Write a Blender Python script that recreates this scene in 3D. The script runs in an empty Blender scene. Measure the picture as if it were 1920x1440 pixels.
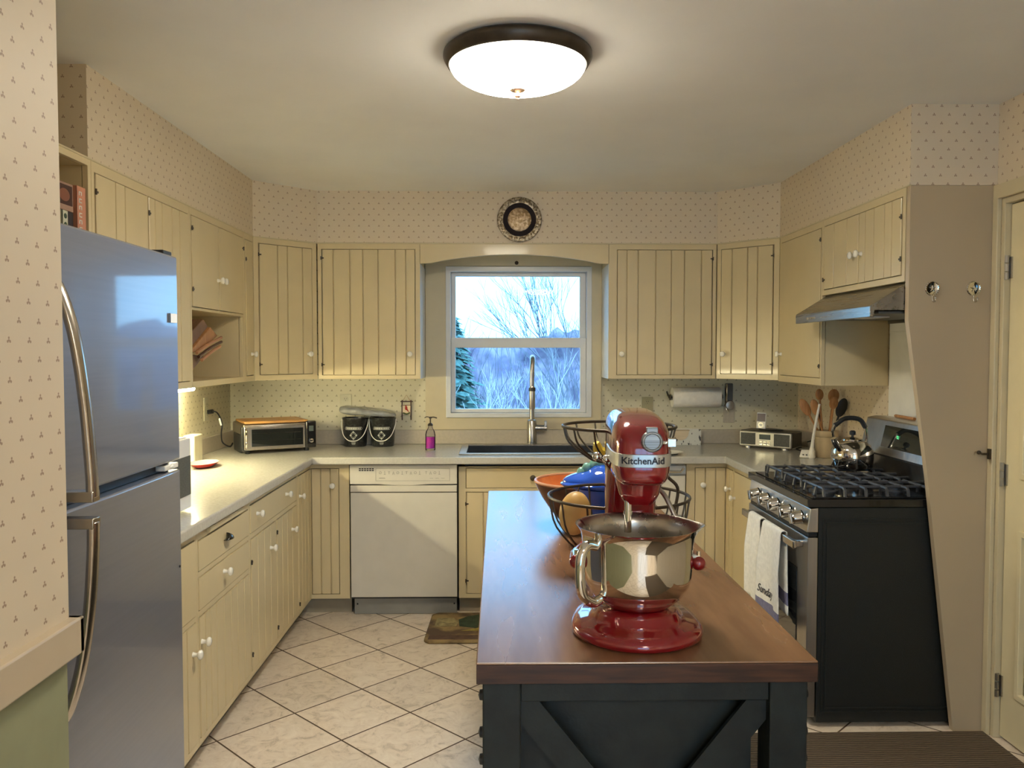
import bpy, bmesh, math, random
from mathutils import Vector, Matrix, noise
PI = math.pi
random.seed(7)
sc = bpy.context.scene
C = sc.collection

# ------------------------------------------------------------------ camera
cam_d = bpy.data.cameras.new('camera')
cam = bpy.data.objects.new('camera', cam_d); C.objects.link(cam)
cam_d.sensor_fit = 'HORIZONTAL'; cam_d.sensor_width = 36.0
cam_d.lens = 1530 / 1920 * 36.0
cam_d.clip_start = 0.02; cam_d.clip_end = 300
YAW = math.atan(26 / 1530); PITCH = math.atan(60 / 1530)
cam.location = (0, 0, 1.5)
cam.rotation_euler = (PI / 2 - PITCH, 0, -YAW)
sc.camera = cam

# ------------------------------------------------------------------ world and exposure
w = bpy.data.worlds.new('sky'); sc.world = w; w.use_nodes = True
nt = w.node_tree; nt.nodes.clear()
tc = nt.nodes.new('ShaderNodeTexCoord')
nz = nt.nodes.new('ShaderNodeTexNoise'); nz.inputs['Scale'].default_value = 2.2; nz.inputs['Detail'].default_value = 4
cr = nt.nodes.new('ShaderNodeValToRGB')
cr.color_ramp.elements[0].position = 0.40; cr.color_ramp.elements[0].color = (0.20, 0.57, 1.0, 1)
cr.color_ramp.elements[1].position = 0.62; cr.color_ramp.elements[1].color = (0.37, 0.70, 1.0, 1)
bg = nt.nodes.new('ShaderNodeBackground'); bg.inputs['Strength'].default_value = 1.7
wo = nt.nodes.new('ShaderNodeOutputWorld')
nt.links.new(tc.outputs['Generated'], nz.inputs['Vector'])
nt.links.new(nz.outputs['Fac'], cr.inputs['Fac'])
nt.links.new(cr.outputs['Color'], bg.inputs['Color'])
nt.links.new(bg.outputs['Background'], wo.inputs['Surface'])
vs = sc.view_settings
vs.view_transform = 'Standard'; vs.look = 'None'; vs.gamma = 1.0; vs.use_curve_mapping = False
vs.exposure = 1.8
LAMP = 14.0          # radiance of the ceiling lamp bowl
UNDER = 60.0         # radiance of the tube lamp under the left wall cabinets
sc.cycles.max_bounces = 8
sc.cycles.sample_clamp_indirect = 6

# ------------------------------------------------------------------ mesh helpers
def NB(): return bmesh.new()

def box(bm, x0, x1, y0, y1, z0, z1):
    if x0 > x1: x0, x1 = x1, x0
    if y0 > y1: y0, y1 = y1, y0
    if z0 > z1: z0, z1 = z1, z0
    v = [bm.verts.new(p) for p in ((x0,y0,z0),(x1,y0,z0),(x1,y1,z0),(x0,y1,z0),(x0,y0,z1),(x1,y0,z1),(x1,y1,z1),(x0,y1,z1))]
    for f in ((0,3,2,1),(4,5,6,7),(0,1,5,4),(1,2,6,5),(2,3,7,6),(3,0,4,7)):
        bm.faces.new([v[i] for i in f])
    return v

def prism(bm, poly, a0, a1, axis='z'):
    """closed polygon extruded along an axis; poly are (u,v) of the other two axes in xyz order"""
    def P(u, v, a):
        return {'z': (u, v, a), 'y': (u, a, v), 'x': (a, u, v)}[axis]
    A = [bm.verts.new(P(u, v, a0)) for u, v in poly]
    B = [bm.verts.new(P(u, v, a1)) for u, v in poly]
    n = len(poly)
    bm.faces.new(A[::-1]); bm.faces.new(B)
    for i in range(n):
        j = (i + 1) % n
        bm.faces.new((A[i], A[j], B[j], B[i]))
    return A + B

def gridplate(bm, us, vs_, keep, w0, w1, axis='z'):
    """plate of grid cells kept by keep(uc,vc), one watertight mesh"""
    us = sorted(set(us)); vs_ = sorted(set(vs_))
    def P(u, v, a):
        return {'z': (u, v, a), 'y': (u, a, v), 'x': (a, u, v)}[axis]
    V = {}
    def gv(i, j, k):
        if (i, j, k) not in V: V[(i, j, k)] = bm.verts.new(P(us[i], vs_[j], (w0, w1)[k]))
        return V[(i, j, k)]
    nu, nv = len(us) - 1, len(vs_) - 1
    K = [[keep((us[i]+us[i+1])/2, (vs_[j]+vs_[j+1])/2) for j in range(nv)] for i in range(nu)]
    k = lambda i, j: 0 <= i < nu and 0 <= j < nv and K[i][j]
    for i in range(nu):
        for j in range(nv):
            if not K[i][j]: continue
            bm.faces.new((gv(i,j,0), gv(i,j+1,0), gv(i+1,j+1,0), gv(i+1,j,0)))
            bm.faces.new((gv(i,j,1), gv(i+1,j,1), gv(i+1,j+1,1), gv(i,j+1,1)))
            if not k(i-1, j): bm.faces.new((gv(i,j,0), gv(i,j,1), gv(i,j+1,1), gv(i,j+1,0)))
            if not k(i+1, j): bm.faces.new((gv(i+1,j,0), gv(i+1,j+1,0), gv(i+1,j+1,1), gv(i+1,j,1)))
            if not k(i, j-1): bm.faces.new((gv(i,j,0), gv(i+1,j,0), gv(i+1,j,1), gv(i,j,1)))
            if not k(i, j+1): bm.faces.new((gv(i,j+1,0), gv(i,j+1,1), gv(i+1,j+1,1), gv(i+1,j+1,0)))

def lathe(bm, prof, c=(0,0,0), axis='z', seg=32, sx=1.0, sy=1.0, closed=False):
    def P(r, h, t):
        a, b = r*math.cos(t)*sx, r*math.sin(t)*sy
        return {'z': (c[0]+a, c[1]+b, c[2]+h), 'y': (c[0]+a, c[1]+h, c[2]+b), 'x': (c[0]+h, c[1]+a, c[2]+b)}[axis]
    rings = []
    for r, h in prof:
        if r < 1e-6: rings.append([bm.verts.new(P(0, h, 0))])
        else: rings.append([bm.verts.new(P(r, h, 2*PI*i/seg)) for i in range(seg)])
    pairs = list(zip(rings, rings[1:]))
    if closed: pairs.append((rings[-1], rings[0]))
    for A, B in pairs:
        if len(A) == 1 and len(B) == 1: continue
        for i in range(seg):
            j = (i+1) % seg
            if len(A) == 1: bm.faces.new((A[0], B[j], B[i]))
            elif len(B) == 1: bm.faces.new((A[i], A[j], B[0]))
            else: bm.faces.new((A[i], A[j], B[j], B[i]))
    if not closed:
        if len(rings[0]) > 1: bm.faces.new(rings[0][::-1])
        if len(rings[-1]) > 1: bm.faces.new(rings[-1])

def cyl(bm, p0, p1, r0, r1=None, seg=16):
    tube(bm, [p0, p1], [r0, r0 if r1 is None else r1], seg)

def tube(bm, pts, r, seg=8, closed=False):
    pts = [Vector(p) for p in pts]; n = len(pts)
    R = r if isinstance(r, (list, tuple)) else [r]*n
    tang = []
    for i in range(n):
        if closed: t = pts[(i+1) % n] - pts[i-1]
        else: t = pts[min(i+1, n-1)] - pts[max(i-1, 0)]
        tang.append(t.normalized() if t.length > 1e-9 else Vector((0,0,1)))
    up = Vector((0,0,1)) if abs(tang[0].z) < .9 else Vector((1,0,0))
    nrm = (up - tang[0]*up.dot(tang[0])).normalized()
    rings = []
    for i in range(n):
        nrm = (nrm - tang[i]*nrm.dot(tang[i]))
        nrm = nrm.normalized() if nrm.length > 1e-6 else tang[i].orthogonal().normalized()
        b = tang[i].cross(nrm)
        rings.append([bm.verts.new(pts[i] + (nrm*math.cos(2*PI*k/seg) + b*math.sin(2*PI*k/seg))*R[i]) for k in range(seg)])
    m = n if closed else n-1
    for i in range(m):
        A, B = rings[i], rings[(i+1) % n]
        for k in range(seg):
            j = (k+1) % seg
            bm.faces.new((A[k], A[j], B[j], B[k]))
    if not closed:
        bm.faces.new(rings[0][::-1]); bm.faces.new(rings[-1])

def ell(bm, c, rx, ry=None, rz=None, seg=20, rings=12, e1=1.0, e2=1.0):
    ry = rx if ry is None else ry; rz = rx if rz is None else rz
    s = lambda v, e: math.copysign(abs(v)**e, v)
    R = []
    for i in range(rings+1):
        a = -PI/2 + PI*i/rings
        if i in (0, rings): R.append([bm.verts.new((c[0], c[1], c[2] + rz*(1 if i else -1)))]); continue
        R.append([bm.verts.new((c[0]+rx*s(math.cos(a), e1)*s(math.cos(2*PI*k/seg), e2),
                                c[1]+ry*s(math.cos(a), e1)*s(math.sin(2*PI*k/seg), e2),
                                c[2]+rz*s(math.sin(a), e1))) for k in range(seg)])
    for A, B in zip(R, R[1:]):
        for k in range(seg):
            j = (k+1) % seg
            if len(A) == 1: bm.faces.new((A[0], B[j], B[k]))
            elif len(B) == 1: bm.faces.new((A[k], A[j], B[0]))
            else: bm.faces.new((A[k], A[j], B[j], B[k]))

def bez(pts, n=24):
    """Catmull-Rom through points"""
    P = [Vector(p) for p in pts]; P = [P[0]*2-P[1]] + P + [P[-1]*2-P[-2]]
    out = []
    m = len(P)-3
    for i in range(m):
        k = max(2, n//m)
        for j in range(k):
            t = j/k
            a, b, c, d = P[i:i+4]
            out.append(0.5*((2*b)+(-a+c)*t+(2*a-5*b+4*c-d)*t*t+(-a+3*b-3*c+d)*t**3))
    out.append(P[-2]); return out

def obj(name, bm, mat, parent=None, bev=0.0, smooth=True, seg=2, ang=35, loc=None, rot=None, sub=0, solid=0):
    me = bpy.data.meshes.new(name)
    bmesh.ops.recalc_face_normals(bm, faces=bm.faces)
    bm.to_mesh(me); bm.free()
    mats = mat if isinstance(mat, (list, tuple)) else [mat]
    for m in mats: me.materials.append(m)
    if smooth:
        me.shade_smooth(); me.set_sharp_from_angle(angle=math.radians(ang))
    o = bpy.data.objects.new(name, me); C.objects.link(o)
    if parent is not None: o.parent = parent
    if loc: o.location = loc
    if rot: o.rotation_euler = rot
    if solid:
        m = o.modifiers.new('solid', 'SOLIDIFY'); m.thickness = solid; m.offset = 0
    if bev:
        m = o.modifiers.new('bevel', 'BEVEL'); m.width = bev; m.segments = seg; m.limit_method = 'ANGLE'; m.angle_limit = math.radians(40)
    if sub:
        m = o.modifiers.new('sub', 'SUBSURF'); m.levels = sub; m.render_levels = sub
    return o

def thing(name, label, cat, loc=(0,0,0), rz=0, group=None, kind=None):
    o = bpy.data.objects.new(name, None); C.objects.link(o); o.empty_display_size = .05
    o.location = loc; o.rotation_euler = (0, 0, rz)
    return tag(o, label, cat, group, kind)
def tag(o, label=None, cat=None, group=None, kind=None):
    if label: o['label'] = label
    if cat: o['category'] = cat
    if group: o['group'] = group
    if kind: o['kind'] = kind
    return o
def struct(o, label=None): return tag(o, label=label, kind='structure')

FONT = None
def text_mesh(name, s, size, mat, parent, loc, rot, depth=0.0006, shear=0, fx=1.0, fn=None, bold=0):
    cu = bpy.data.curves.new('tmp_text', 'FONT'); cu.body = s; cu.size = size; cu.extrude = depth; cu.offset = bold
    cu.align_x = 'CENTER'; cu.align_y = 'CENTER'; cu.shear = shear; cu.resolution_u = 3
    to = bpy.data.objects.new('tmp_text', cu); C.objects.link(to)
    bpy.context.view_layer.update()
    me = bpy.data.meshes.new_from_object(to.evaluated_get(bpy.context.evaluated_depsgraph_get()))
    bpy.data.objects.remove(to); bpy.data.curves.remove(cu)
    for v in me.vertices: v.co.x *= fx
    if fn:
        for v in me.vertices: v.co = fn(v.co)
    me.name = name; me.materials.clear(); me.materials.append(mat)
    o = bpy.data.objects.new(name, me); C.objects.link(o); o.parent = parent; o.location = loc; o.rotation_euler = rot
    return o

# ------------------------------------------------------------------ materials
def mat(name, col, rough=.5, metal=0., var=.06, scale=12., bump=0., bscale=60., coat=0., stretch=None, emit=0, alpha=1, ior=1.45, trans=0, col2=None, rvar=0.05, contrast=(.35,.65), detail=4, spec=.5, sheen=0):
    m = bpy.data.materials.new(name); m.use_nodes = True
    n = m.node_tree.nodes; l = m.node_tree.links
    b = n['Principled BSDF']
    b.inputs['Metallic'].default_value = metal; b.inputs['Roughness'].default_value = rough
    b.inputs['IOR'].default_value = ior; b.inputs['Coat Weight'].default_value = coat; b.inputs['Coat Roughness'].default_value = .05
    b.inputs['Transmission Weight'].default_value = trans; b.inputs['Alpha'].default_value = alpha
    b.inputs['Specular IOR Level'].default_value = spec
    b.inputs['Sheen Weight'].default_value = sheen
    tc = n.new('ShaderNodeTexCoord'); mp = n.new('ShaderNodeMapping')
    if stretch: mp.inputs['Scale'].default_value = stretch
    l.new(tc.outputs['Object'], mp.inputs['Vector'])
    nz = n.new('ShaderNodeTexNoise'); nz.inputs['Scale'].default_value = scale; nz.inputs['Detail'].default_value = detail
    l.new(mp.outputs['Vector'], nz.inputs['Vector'])
    cr = n.new('ShaderNodeValToRGB')
    cr.color_ramp.elements[0].position = contrast[0]; cr.color_ramp.elements[1].position = contrast[1]
    c1 = tuple(max(0, c*(1-var)) for c in col); c2 = tuple(min(1, c*(1+var)) for c in col) if col2 is None else col2
    if col2 is not None: c1 = col
    cr.color_ramp.elements[0].color = (*c1, 1); cr.color_ramp.elements[1].color = (*c2, 1)
    l.new(nz.outputs['Fac'], cr.inputs['Fac']); l.new(cr.outputs['Color'], b.inputs['Base Color'])
    if rvar:
        mr = n.new('ShaderNodeMapRange'); mr.inputs['To Min'].default_value = max(0, rough-rvar); mr.inputs['To Max'].default_value = min(1, rough+rvar)
        l.new(nz.outputs['Fac'], mr.inputs['Value']); l.new(mr.outputs['Result'], b.inputs['Roughness'])
    if bump:
        n2 = n.new('ShaderNodeTexNoise'); n2.inputs['Scale'].default_value = bscale; l.new(mp.outputs['Vector'], n2.inputs['Vector'])
        bp = n.new('ShaderNodeBump'); bp.inputs['Strength'].default_value = bump; bp.inputs['Distance'].default_value = .002
        l.new(n2.outputs['Fac'], bp.inputs['Height']); l.new(bp.outputs['Normal'], b.inputs['Normal'])
    if emit:
        b.inputs['Emission Color'].default_value = (*col, 1); b.inputs['Emission Strength'].default_value = emit
    return m

class NT:
    """tiny helper for math node chains"""
    def __init__(s, m): s.t = m.node_tree; s.n = s.t.nodes; s.l = s.t.links
    def m(s, op, a, b=None, c=None):
        nd = s.n.new('ShaderNodeMath'); nd.operation = op
        for i, v in enumerate((a, b, c)):
            if v is None: continue
            if isinstance(v, (int, float)): nd.inputs[i].default_value = v
            else: s.l.new(v, nd.inputs[i])
        return nd.outputs[0]

def wallpaper(name, col, dot, rough=.55, pu=.0587, pv=.066, size=1.0):
    m = bpy.data.materials.new(name); m.use_nodes = True
    h = NT(m); n, l = h.n, h.l; b = n['Principled BSDF']
    g = n.new('ShaderNodeNewGeometry'); sp = n.new('ShaderNodeSeparateXYZ'); sn = n.new('ShaderNodeSeparateXYZ')
    l.new(g.outputs['Position'], sp.inputs[0]); l.new(g.outputs['True Normal'], sn.inputs[0])
    X, Y, Z = sp.outputs; nx, ny = sn.outputs[0], sn.outputs[1]
    u = h.m('SUBTRACT', h.m('MULTIPLY', Y, nx), h.m('MULTIPLY', X, ny))
    def cell(offu, offv):
        fu = h.m('MULTIPLY', h.m('SUBTRACT', h.m('FRACT', h.m('ADD', h.m('DIVIDE', u, pu), offu+100)), .5), pu)
        fv = h.m('MULTIPLY', h.m('SUBTRACT', h.m('FRACT', h.m('ADD', h.m('DIVIDE', Z, pv), offv)), .5), pv)
        out = None
        for dx, dz, r in ((0, .0042, .0019), (-.0026, -.0005, .0021), (.0026, -.0005, .0021), (0, .001, .0018)):
            dx, dz, r = dx*size, dz*size, r*size
            d = h.m('SQRT', h.m('ADD', h.m('POWER', h.m('SUBTRACT', fu, dx), 2), h.m('POWER', h.m('SUBTRACT', fv, dz), 2)))
            k = h.m('SUBTRACT', 1, h.m('SMOOTH_MIN', h.m('MAXIMUM', h.m('DIVIDE', h.m('SUBTRACT', d, r*.6), r*.6), 0), 1, .01))
            out = k if out is None else h.m('MAXIMUM', out, k)
        return out
    f = h.m('MULTIPLY', h.m('MAXIMUM', cell(0, 0), cell(.5, .5)), .82)
    nz = n.new('ShaderNodeTexNoise'); nz.inputs['Scale'].default_value = 6; l.new(g.outputs['Position'], nz.inputs['Vector'])
    mx = n.new('ShaderNodeMix'); mx.data_type = 'RGBA'
    mx.inputs[6].default_value = (*[c*.96 for c in col], 1); mx.inputs[7].default_value = (*[min(1, c*1.03) for c in col], 1)
    l.new(nz.outputs['Fac'], mx.inputs[0])
    m2 = n.new('ShaderNodeMix'); m2.data_type = 'RGBA'
    l.new(f, m2.inputs[0]); l.new(mx.outputs[2], m2.inputs[6]); m2.inputs[7].default_value = (*dot, 1)
    l.new(m2.outputs[2], b.inputs['Base Color']); b.inputs['Roughness'].default_value = rough
    return m

def tile_mat():
    m = bpy.data.materials.new('floor_tile'); m.use_nodes = True
    h = NT(m); n, l = h.n, h.l; b = n['Principled BSDF']
    g = n.new('ShaderNodeNewGeometry'); sp = n.new('ShaderNodeSeparateXYZ'); l.new(g.outputs['Position'], sp.inputs[0])
    X, Y, Z = sp.outputs; T = .3385
    a = h.m('DIVIDE', h.m('SUBTRACT', h.m('MULTIPLY', h.m('ADD', X, Y), .70711), 1.770-T*30), T)
    c = h.m('DIVIDE', h.m('SUBTRACT', h.m('MULTIPLY', h.m('SUBTRACT', Y, X), .70711), 2.628-T*30), T)
    ea = h.m('MULTIPLY', h.m('SUBTRACT', .5, h.m('ABSOLUTE', h.m('SUBTRACT', h.m('FRACT', a), .5))), T)
    ec = h.m('MULTIPLY', h.m('SUBTRACT', .5, h.m('ABSOLUTE', h.m('SUBTRACT', h.m('FRACT', c), .5))), T)
    d = h.m('MINIMUM', ea, ec)
    gr = h.m('LESS_THAN', d, .0034)
    cv = n.new('ShaderNodeCombineXYZ'); l.new(h.m('FLOOR', a), cv.inputs[0]); l.new(h.m('FLOOR', c), cv.inputs[1])
    wn = n.new('ShaderNodeTexWhiteNoise'); l.new(cv.outputs[0], wn.inputs['Vector'])
    nz = n.new('ShaderNodeTexNoise'); nz.inputs['Scale'].default_value = 13; nz.inputs['Detail'].default_value = 10; nz.inputs['Roughness'].default_value = .75; nz.inputs['Distortion'].default_value = 1.2
    off = n.new('ShaderNodeVectorMath'); off.operation = 'ADD'; l.new(g.outputs['Position'], off.inputs[0]); l.new(wn.outputs['Color'], off.inputs[1])
    l.new(off.outputs[0], nz.inputs['Vector'])
    cr = n.new('ShaderNodeValToRGB'); e = cr.color_ramp.elements
    e[0].position = .34; e[0].color = (.50, .41, .31, 1); e[1].position = .66; e[1].color = (.86, .76, .63, 1)
    x = e.new(.47); x.color = (.76, .645, .52, 1)
    l.new(nz.outputs['Fac'], cr.inputs['Fac'])
    tint = n.new('ShaderNodeHueSaturation'); l.new(cr.outputs['Color'], tint.inputs['Color'])
    l.new(h.m('ADD', .94, h.m('MULTIPLY', wn.outputs['Value'], .12)), tint.inputs['Value'])
    mx = n.new('ShaderNodeMix'); mx.data_type = 'RGBA'; l.new(gr, mx.inputs[0]); l.new(tint.outputs[0], mx.inputs[6]); mx.inputs[7].default_value = (.11, .068, .035, 1)
    l.new(mx.outputs[2], b.inputs['Base Color'])
    l.new(h.m('ADD', .30, h.m('MULTIPLY', gr, .5)), b.inputs['Roughness'])
    bp = n.new('ShaderNodeBump'); bp.inputs['Distance'].default_value = .003; bp.inputs['Strength'].default_value = .6
    l.new(h.m('MINIMUM', h.m('MULTIPLY', d, 200), 1), bp.inputs['Height']); l.new(bp.outputs['Normal'], b.inputs['Normal'])
    return m

M = {}
M['paper'] = wallpaper('wallpaper_cream', (.70, .59, .435), (.27, .15, .09), size=1.25)
M['paper_low'] = wallpaper('wallpaper_cream_counter', (.66, .61, .44), (.18, .15, .08), size=1.3)
M['ceil'] = mat('ceiling_paint', (.86, .85, .82), .75, var=.02, scale=3)
M['tile'] = tile_mat()
M['paint'] = mat('cream_cabinet_paint', (.66, .545, .325), .32, var=.025, scale=5, bump=.05, bscale=40, coat=.1)
M['dpaint'] = mat('dark_cream_inner_paint', (.40, .30, .17), .5, var=.04)
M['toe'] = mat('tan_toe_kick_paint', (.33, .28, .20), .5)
M['tan'] = mat('tan_panel_paint', (.47, .375, .25), .35, var=.02, scale=3)
M['trim'] = mat('cream_trim_paint', (.62, .53, .34), .35, var=.02)
M['doorp'] = mat('yellow_cream_door_paint', (.76, .66, .42), .3, var=.02)
M['green'] = mat('sage_green_paint', (.29, .295, .175), .6, var=.05)
M['counter'] = mat('grey_white_laminate', (.52, .50, .44), .22, var=.05, scale=90, coat=.2)
M['laminate'] = mat('beige_backsplash_laminate', (.50, .44, .34), .35, var=.05, scale=60)
M['white'] = mat('white_enamel', (.66, .62, .53), .25, var=.02)
M['bright'] = mat('bright_white_plastic', (.82, .80, .74), .35, var=.03)
M['ceramic'] = mat('white_ceramic', (.88, .84, .74), .12, var=.03, coat=.5)
M['black'] = mat('black_iron', (.012, .011, .011), .45, var=.2)
M['gloss'] = mat('black_gloss_enamel', (.008, .008, .009), .12, var=.2, coat=.4)
M['bside'] = mat('black_pebbled_panel', (.008, .009, .007), .38, var=.5, scale=400, bump=.6, bscale=500)
M['grate'] = mat('cast_iron_grate', (.05, .053, .062), .38, var=.2, scale=80, bump=.2)
M['steel'] = mat('brushed_steel', (.46, .44, .41), .30, 1., var=.05, scale=60, stretch=(1, 1, .03))
M['fridge'] = mat('fridge_stainless', (.235, .255, .325), .36, .55, var=.03, scale=120, stretch=(.02, .02, 1), rvar=.02, coat=.75)
M['handle'] = mat('fridge_handle_steel', (.52, .47, .41), .24, 1., var=.04, scale=60)
M['chrome'] = mat('chrome', (.72, .70, .66), .06, 1., var=.02)
M['bowl'] = mat('polished_steel_bowl', (.66, .62, .55), .05, 1., var=.02, rvar=.01)
M['bowlin'] = mat('satin_steel_bowl_inside', (.50, .47, .42), .28, 1., var=.05, scale=30)
M['red'] = mat('candy_red_enamel', (.23, .004, .008), .12, .15, var=.06, coat=1.0)
M['island'] = mat('dark_cherry_wood_top', (.16, .078, .040), .26, var=.3, scale=4, stretch=(4, .6, 4), coat=.0, spec=.9, col2=(.24, .125, .064), rvar=.05)
M['islandb'] = mat('black_green_painted_wood', (.006, .009, .0085), .5, var=.4, scale=25, bump=.25, bscale=90)
M['bronze'] = mat('oil_rubbed_bronze', (.075, .060, .045), .38, .7, var=.15, scale=20)
M['glow'] = None
M['wood'] = mat('bamboo_board', (.42, .21, .06), .4, var=.25, scale=8, stretch=(1, 14, 14), col2=(.60, .33, .11))
M['spoon'] = mat('wooden_spoon', (.36, .16, .055), .5, var=.25, scale=14, stretch=(6, 6, 1), col2=(.50, .25, .10))
M['knifew'] = mat('knife_block_wood', (.15, .075, .035), .5, col2=(.24, .13, .065), scale=10, stretch=(8, 1, 1))
M['dark'] = mat('dark_plastic', (.02, .021, .022), .35, var=.2)
M['grey'] = mat('grey_plastic', (.12, .12, .11), .45, var=.1)
M['glassdark'] = mat('dark_oven_glass', (.012, .014, .014), .05, var=.1, coat=.6)
M['cream'] = mat('cream_stoneware', (.56, .44, .27), .35, var=.06)
M['blue'] = mat('cobalt_blue_glaze', (.012, .085, .55), .07, var=.15, coat=1)
M['teal'] = mat('pale_teal_glaze', (.16, .36, .30), .2, var=.25, scale=30, coat=.6)
M['terra'] = mat('orange_bowl_inside', (.42, .10, .025), .35, col2=(.55, .17, .05), scale=20)
M['bowlout'] = mat('dark_turned_wood', (.07, .028, .018), .3, var=.3, scale=18, coat=.3)
M['rimw'] = mat('bowl_rim_wood', (.45, .22, .12), .35, var=.1)
M['mango'] = mat('mango_skin', (.58, .33, .09), .4, col2=(.66, .46, .18), scale=9)
M['apple'] = mat('apple_skin', (.42, .012, .012), .2, col2=(.55, .05, .02), scale=14, coat=.3)
M['banana'] = mat('banana_skin', (.75, .55, .06), .4, var=.1)
M['towel'] = mat('white_terry_cloth', (.90, .87, .80), .9, var=.06, scale=60, bump=.8, bscale=400, sheen=.3)
M['towelb'] = mat('blue_violet_terry_band', (.20, .19, .30), .9, var=.12, scale=60, bump=.8, bscale=300)
M['paperT'] = mat('paper_towel', (.78, .75, .68), .9, var=.04, scale=40, bump=.5, bscale=200)
M['ink'] = mat('dark_ink', (.02, .02, .03), .5, var=.1)
M['greyink'] = mat('faded_grey_print', (.30, .29, .24), .5, var=.1)
M['silver'] = mat('silver_plastic', (.50, .49, .45), .3, .6, var=.05)
M['speaker'] = mat('grey_speaker_cloth', (.10, .10, .085), .7, var=.25, scale=300)
M['lcd'] = mat('dull_lcd', (.075, .095, .09), .15, var=.15)
M['outlet'] = mat('ivory_outlet_plastic', (.58, .55, .40), .35, var=.03)
M['olive'] = mat('olive_switch_plate', (.34, .31, .18), .35, var=.05)
M['vinyl'] = mat('white_window_vinyl', (.74, .74, .73), .35, var=.02)
M['silk'] = mat('sink_steel', (.30, .31, .33), .25, 1., var=.06, scale=30)
M['sinkd'] = mat('dark_composite_sink', (.035, .040, .050), .3, var=.2)
M['bark'] = mat('pale_winter_bark', (.42, .40, .44), .8, col2=(.60, .57, .60), scale=8)
M['barkd'] = mat('dim_winter_bark', (.11, .11, .14), .8, col2=(.19, .18, .22), scale=8)
M['ever'] = mat('evergreen_needles', (.045, .12, .11), .8, col2=(.12, .22, .19), scale=14)
M['brush'] = mat('winter_brush', (.12, .105, .17), .9, col2=(.25, .21, .28), scale=1.6, detail=12, contrast=(.38, .6), bump=1, bscale=6)
M['earth'] = mat('winter_grass', (.12, .15, .14), .9, col2=(.2, .22, .2), scale=1)

def glass_mat(name, tint=(1,1,1), rough=0.0, mixf=.08):
    m = bpy.data.materials.new(name); m.use_nodes = True; n = m.node_tree.nodes; l = m.node_tree.links; n.clear()
    o = n.new('ShaderNodeOutputMaterial'); t = n.new('ShaderNodeBsdfTransparent'); g = n.new('ShaderNodeBsdfGlossy'); mx = n.new('ShaderNodeMixShader')
    t.inputs[0].default_value = (*tint, 1); g.inputs['Roughness'].default_value = rough
    fr = n.new('ShaderNodeFresnel'); fr.inputs[0].default_value = 1.2
    l.new(fr.outputs[0], mx.inputs[0]); l.new(t.outputs[0], mx.inputs[1]); l.new(g.outputs[0], mx.inputs[2]); l.new(mx.outputs[0], o.inputs[0])
    return m
M['pane'] = glass_mat('window_glass', (.97, .985, 1.0))
M['clear'] = glass_mat('clear_bottle_glass', (.86, .86, .90))
M['bag'] = mat('grey_translucent_plastic', (.26, .27, .27), .25, alpha=.62, col2=(.42, .43, .42), scale=14, coat=.4)

def emis(name, col, s, dome=False):
    m = bpy.data.materials.new(name); m.use_nodes = True; n = m.node_tree.nodes; l = m.node_tree.links; n.clear()
    o = n.new('ShaderNodeOutputMaterial'); e = n.new('ShaderNodeEmission'); e.inputs[1].default_value = s
    nz = n.new('ShaderNodeTexNoise'); nz.inputs['Scale'].default_value = 4
    cr = n.new('ShaderNodeValToRGB'); cr.color_ramp.elements[0].color = (*[c*.96 for c in col], 1); cr.color_ramp.elements[1].color = (*col, 1)
    l.new(nz.outputs['Fac'], cr.inputs['Fac']); l.new(cr.outputs['Color'], e.inputs[0]); l.new(e.outputs[0], o.inputs[0])
    if dome:      # the frosted glass is brightest where it faces down, under the bulbs
        h = NT(m); g = n.new('ShaderNodeNewGeometry'); sp = n.new('ShaderNodeSeparateXYZ'); l.new(g.outputs['Normal'], sp.inputs[0])
        l.new(h.m('MULTIPLY', s, h.m('ADD', .05, h.m('MULTIPLY', 1.75, h.m('POWER', h.m('ABSOLUTE', sp.outputs[2]), 2.5)))), e.inputs[1])
    return m
M['glow'] = emis('frosted_glass_lit', (1.0, .915, .745), LAMP, True)
M['glow_fill'] = emis('frosted_glass_fill_lamp', (1.0, .92, .77), LAMP*1.9, True)  # bowl of the fill lamp added behind the camera
M['strip'] = emis('lit_lamp_tube', (1.0, .91, .58), UNDER)
M['green_led'] = emis('green_digits', (.15, 1.0, .35), .6)

# ------------------------------------------------------------------ the room
CH = 2.45
XL, XR, YB = -1.70, 1.925, 5.20
bm = NB(); box(bm, -2.0, 2.1, -3.0, 5.4, -.12, 0); struct(obj('floor', bm, M['tile'], smooth=False))
bm = NB(); box(bm, -2.0, 2.1, -3.0, 5.4, CH, CH+.12); struct(obj('ceiling', bm, M['ceil'], smooth=False))
# back wall with the window opening
WX0, WX1, WZ0, WZ1 = -.305, .568, 1.105, 2.02
bm = NB(); gridplate(bm, [-1.95, WX0, WX1, 2.1], [0, WZ0, WZ1, CH], lambda u, v: not (WX0 < u < WX1 and WZ0 < v < WZ1), YB, YB+.15, 'y')
struct(obj('wall_back', bm, M['paper_low'], smooth=False))
bm = NB(); box(bm, XL-.15, XL, 1.40, YB, 0, CH); struct(obj('wall_left', bm, M['paper_low'], smooth=False))
# near left wall with chair rail
bm = NB(); box(bm, -1.95, -.80, -2.75, 1.516, .99, CH); struct(obj('wall_near_left', bm, M['paper'], smooth=False))
bm = NB(); box(bm, -1.95, -.803, -2.75, 1.512, 0, .99); struct(obj('wall_near_left_lower', bm, M['green'], smooth=False))
bm = NB(); box(bm, -.81, -.778, -2.74, 1.530, .937, 1.006)
box(bm, -1.0, -.778, 1.512, 1.530, .937, 1.006)
o = struct(obj('trim_1', bm, mat('tan_chair_rail_paint', (.56, .455, .32), .4, var=.02), bev=.004))
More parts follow.
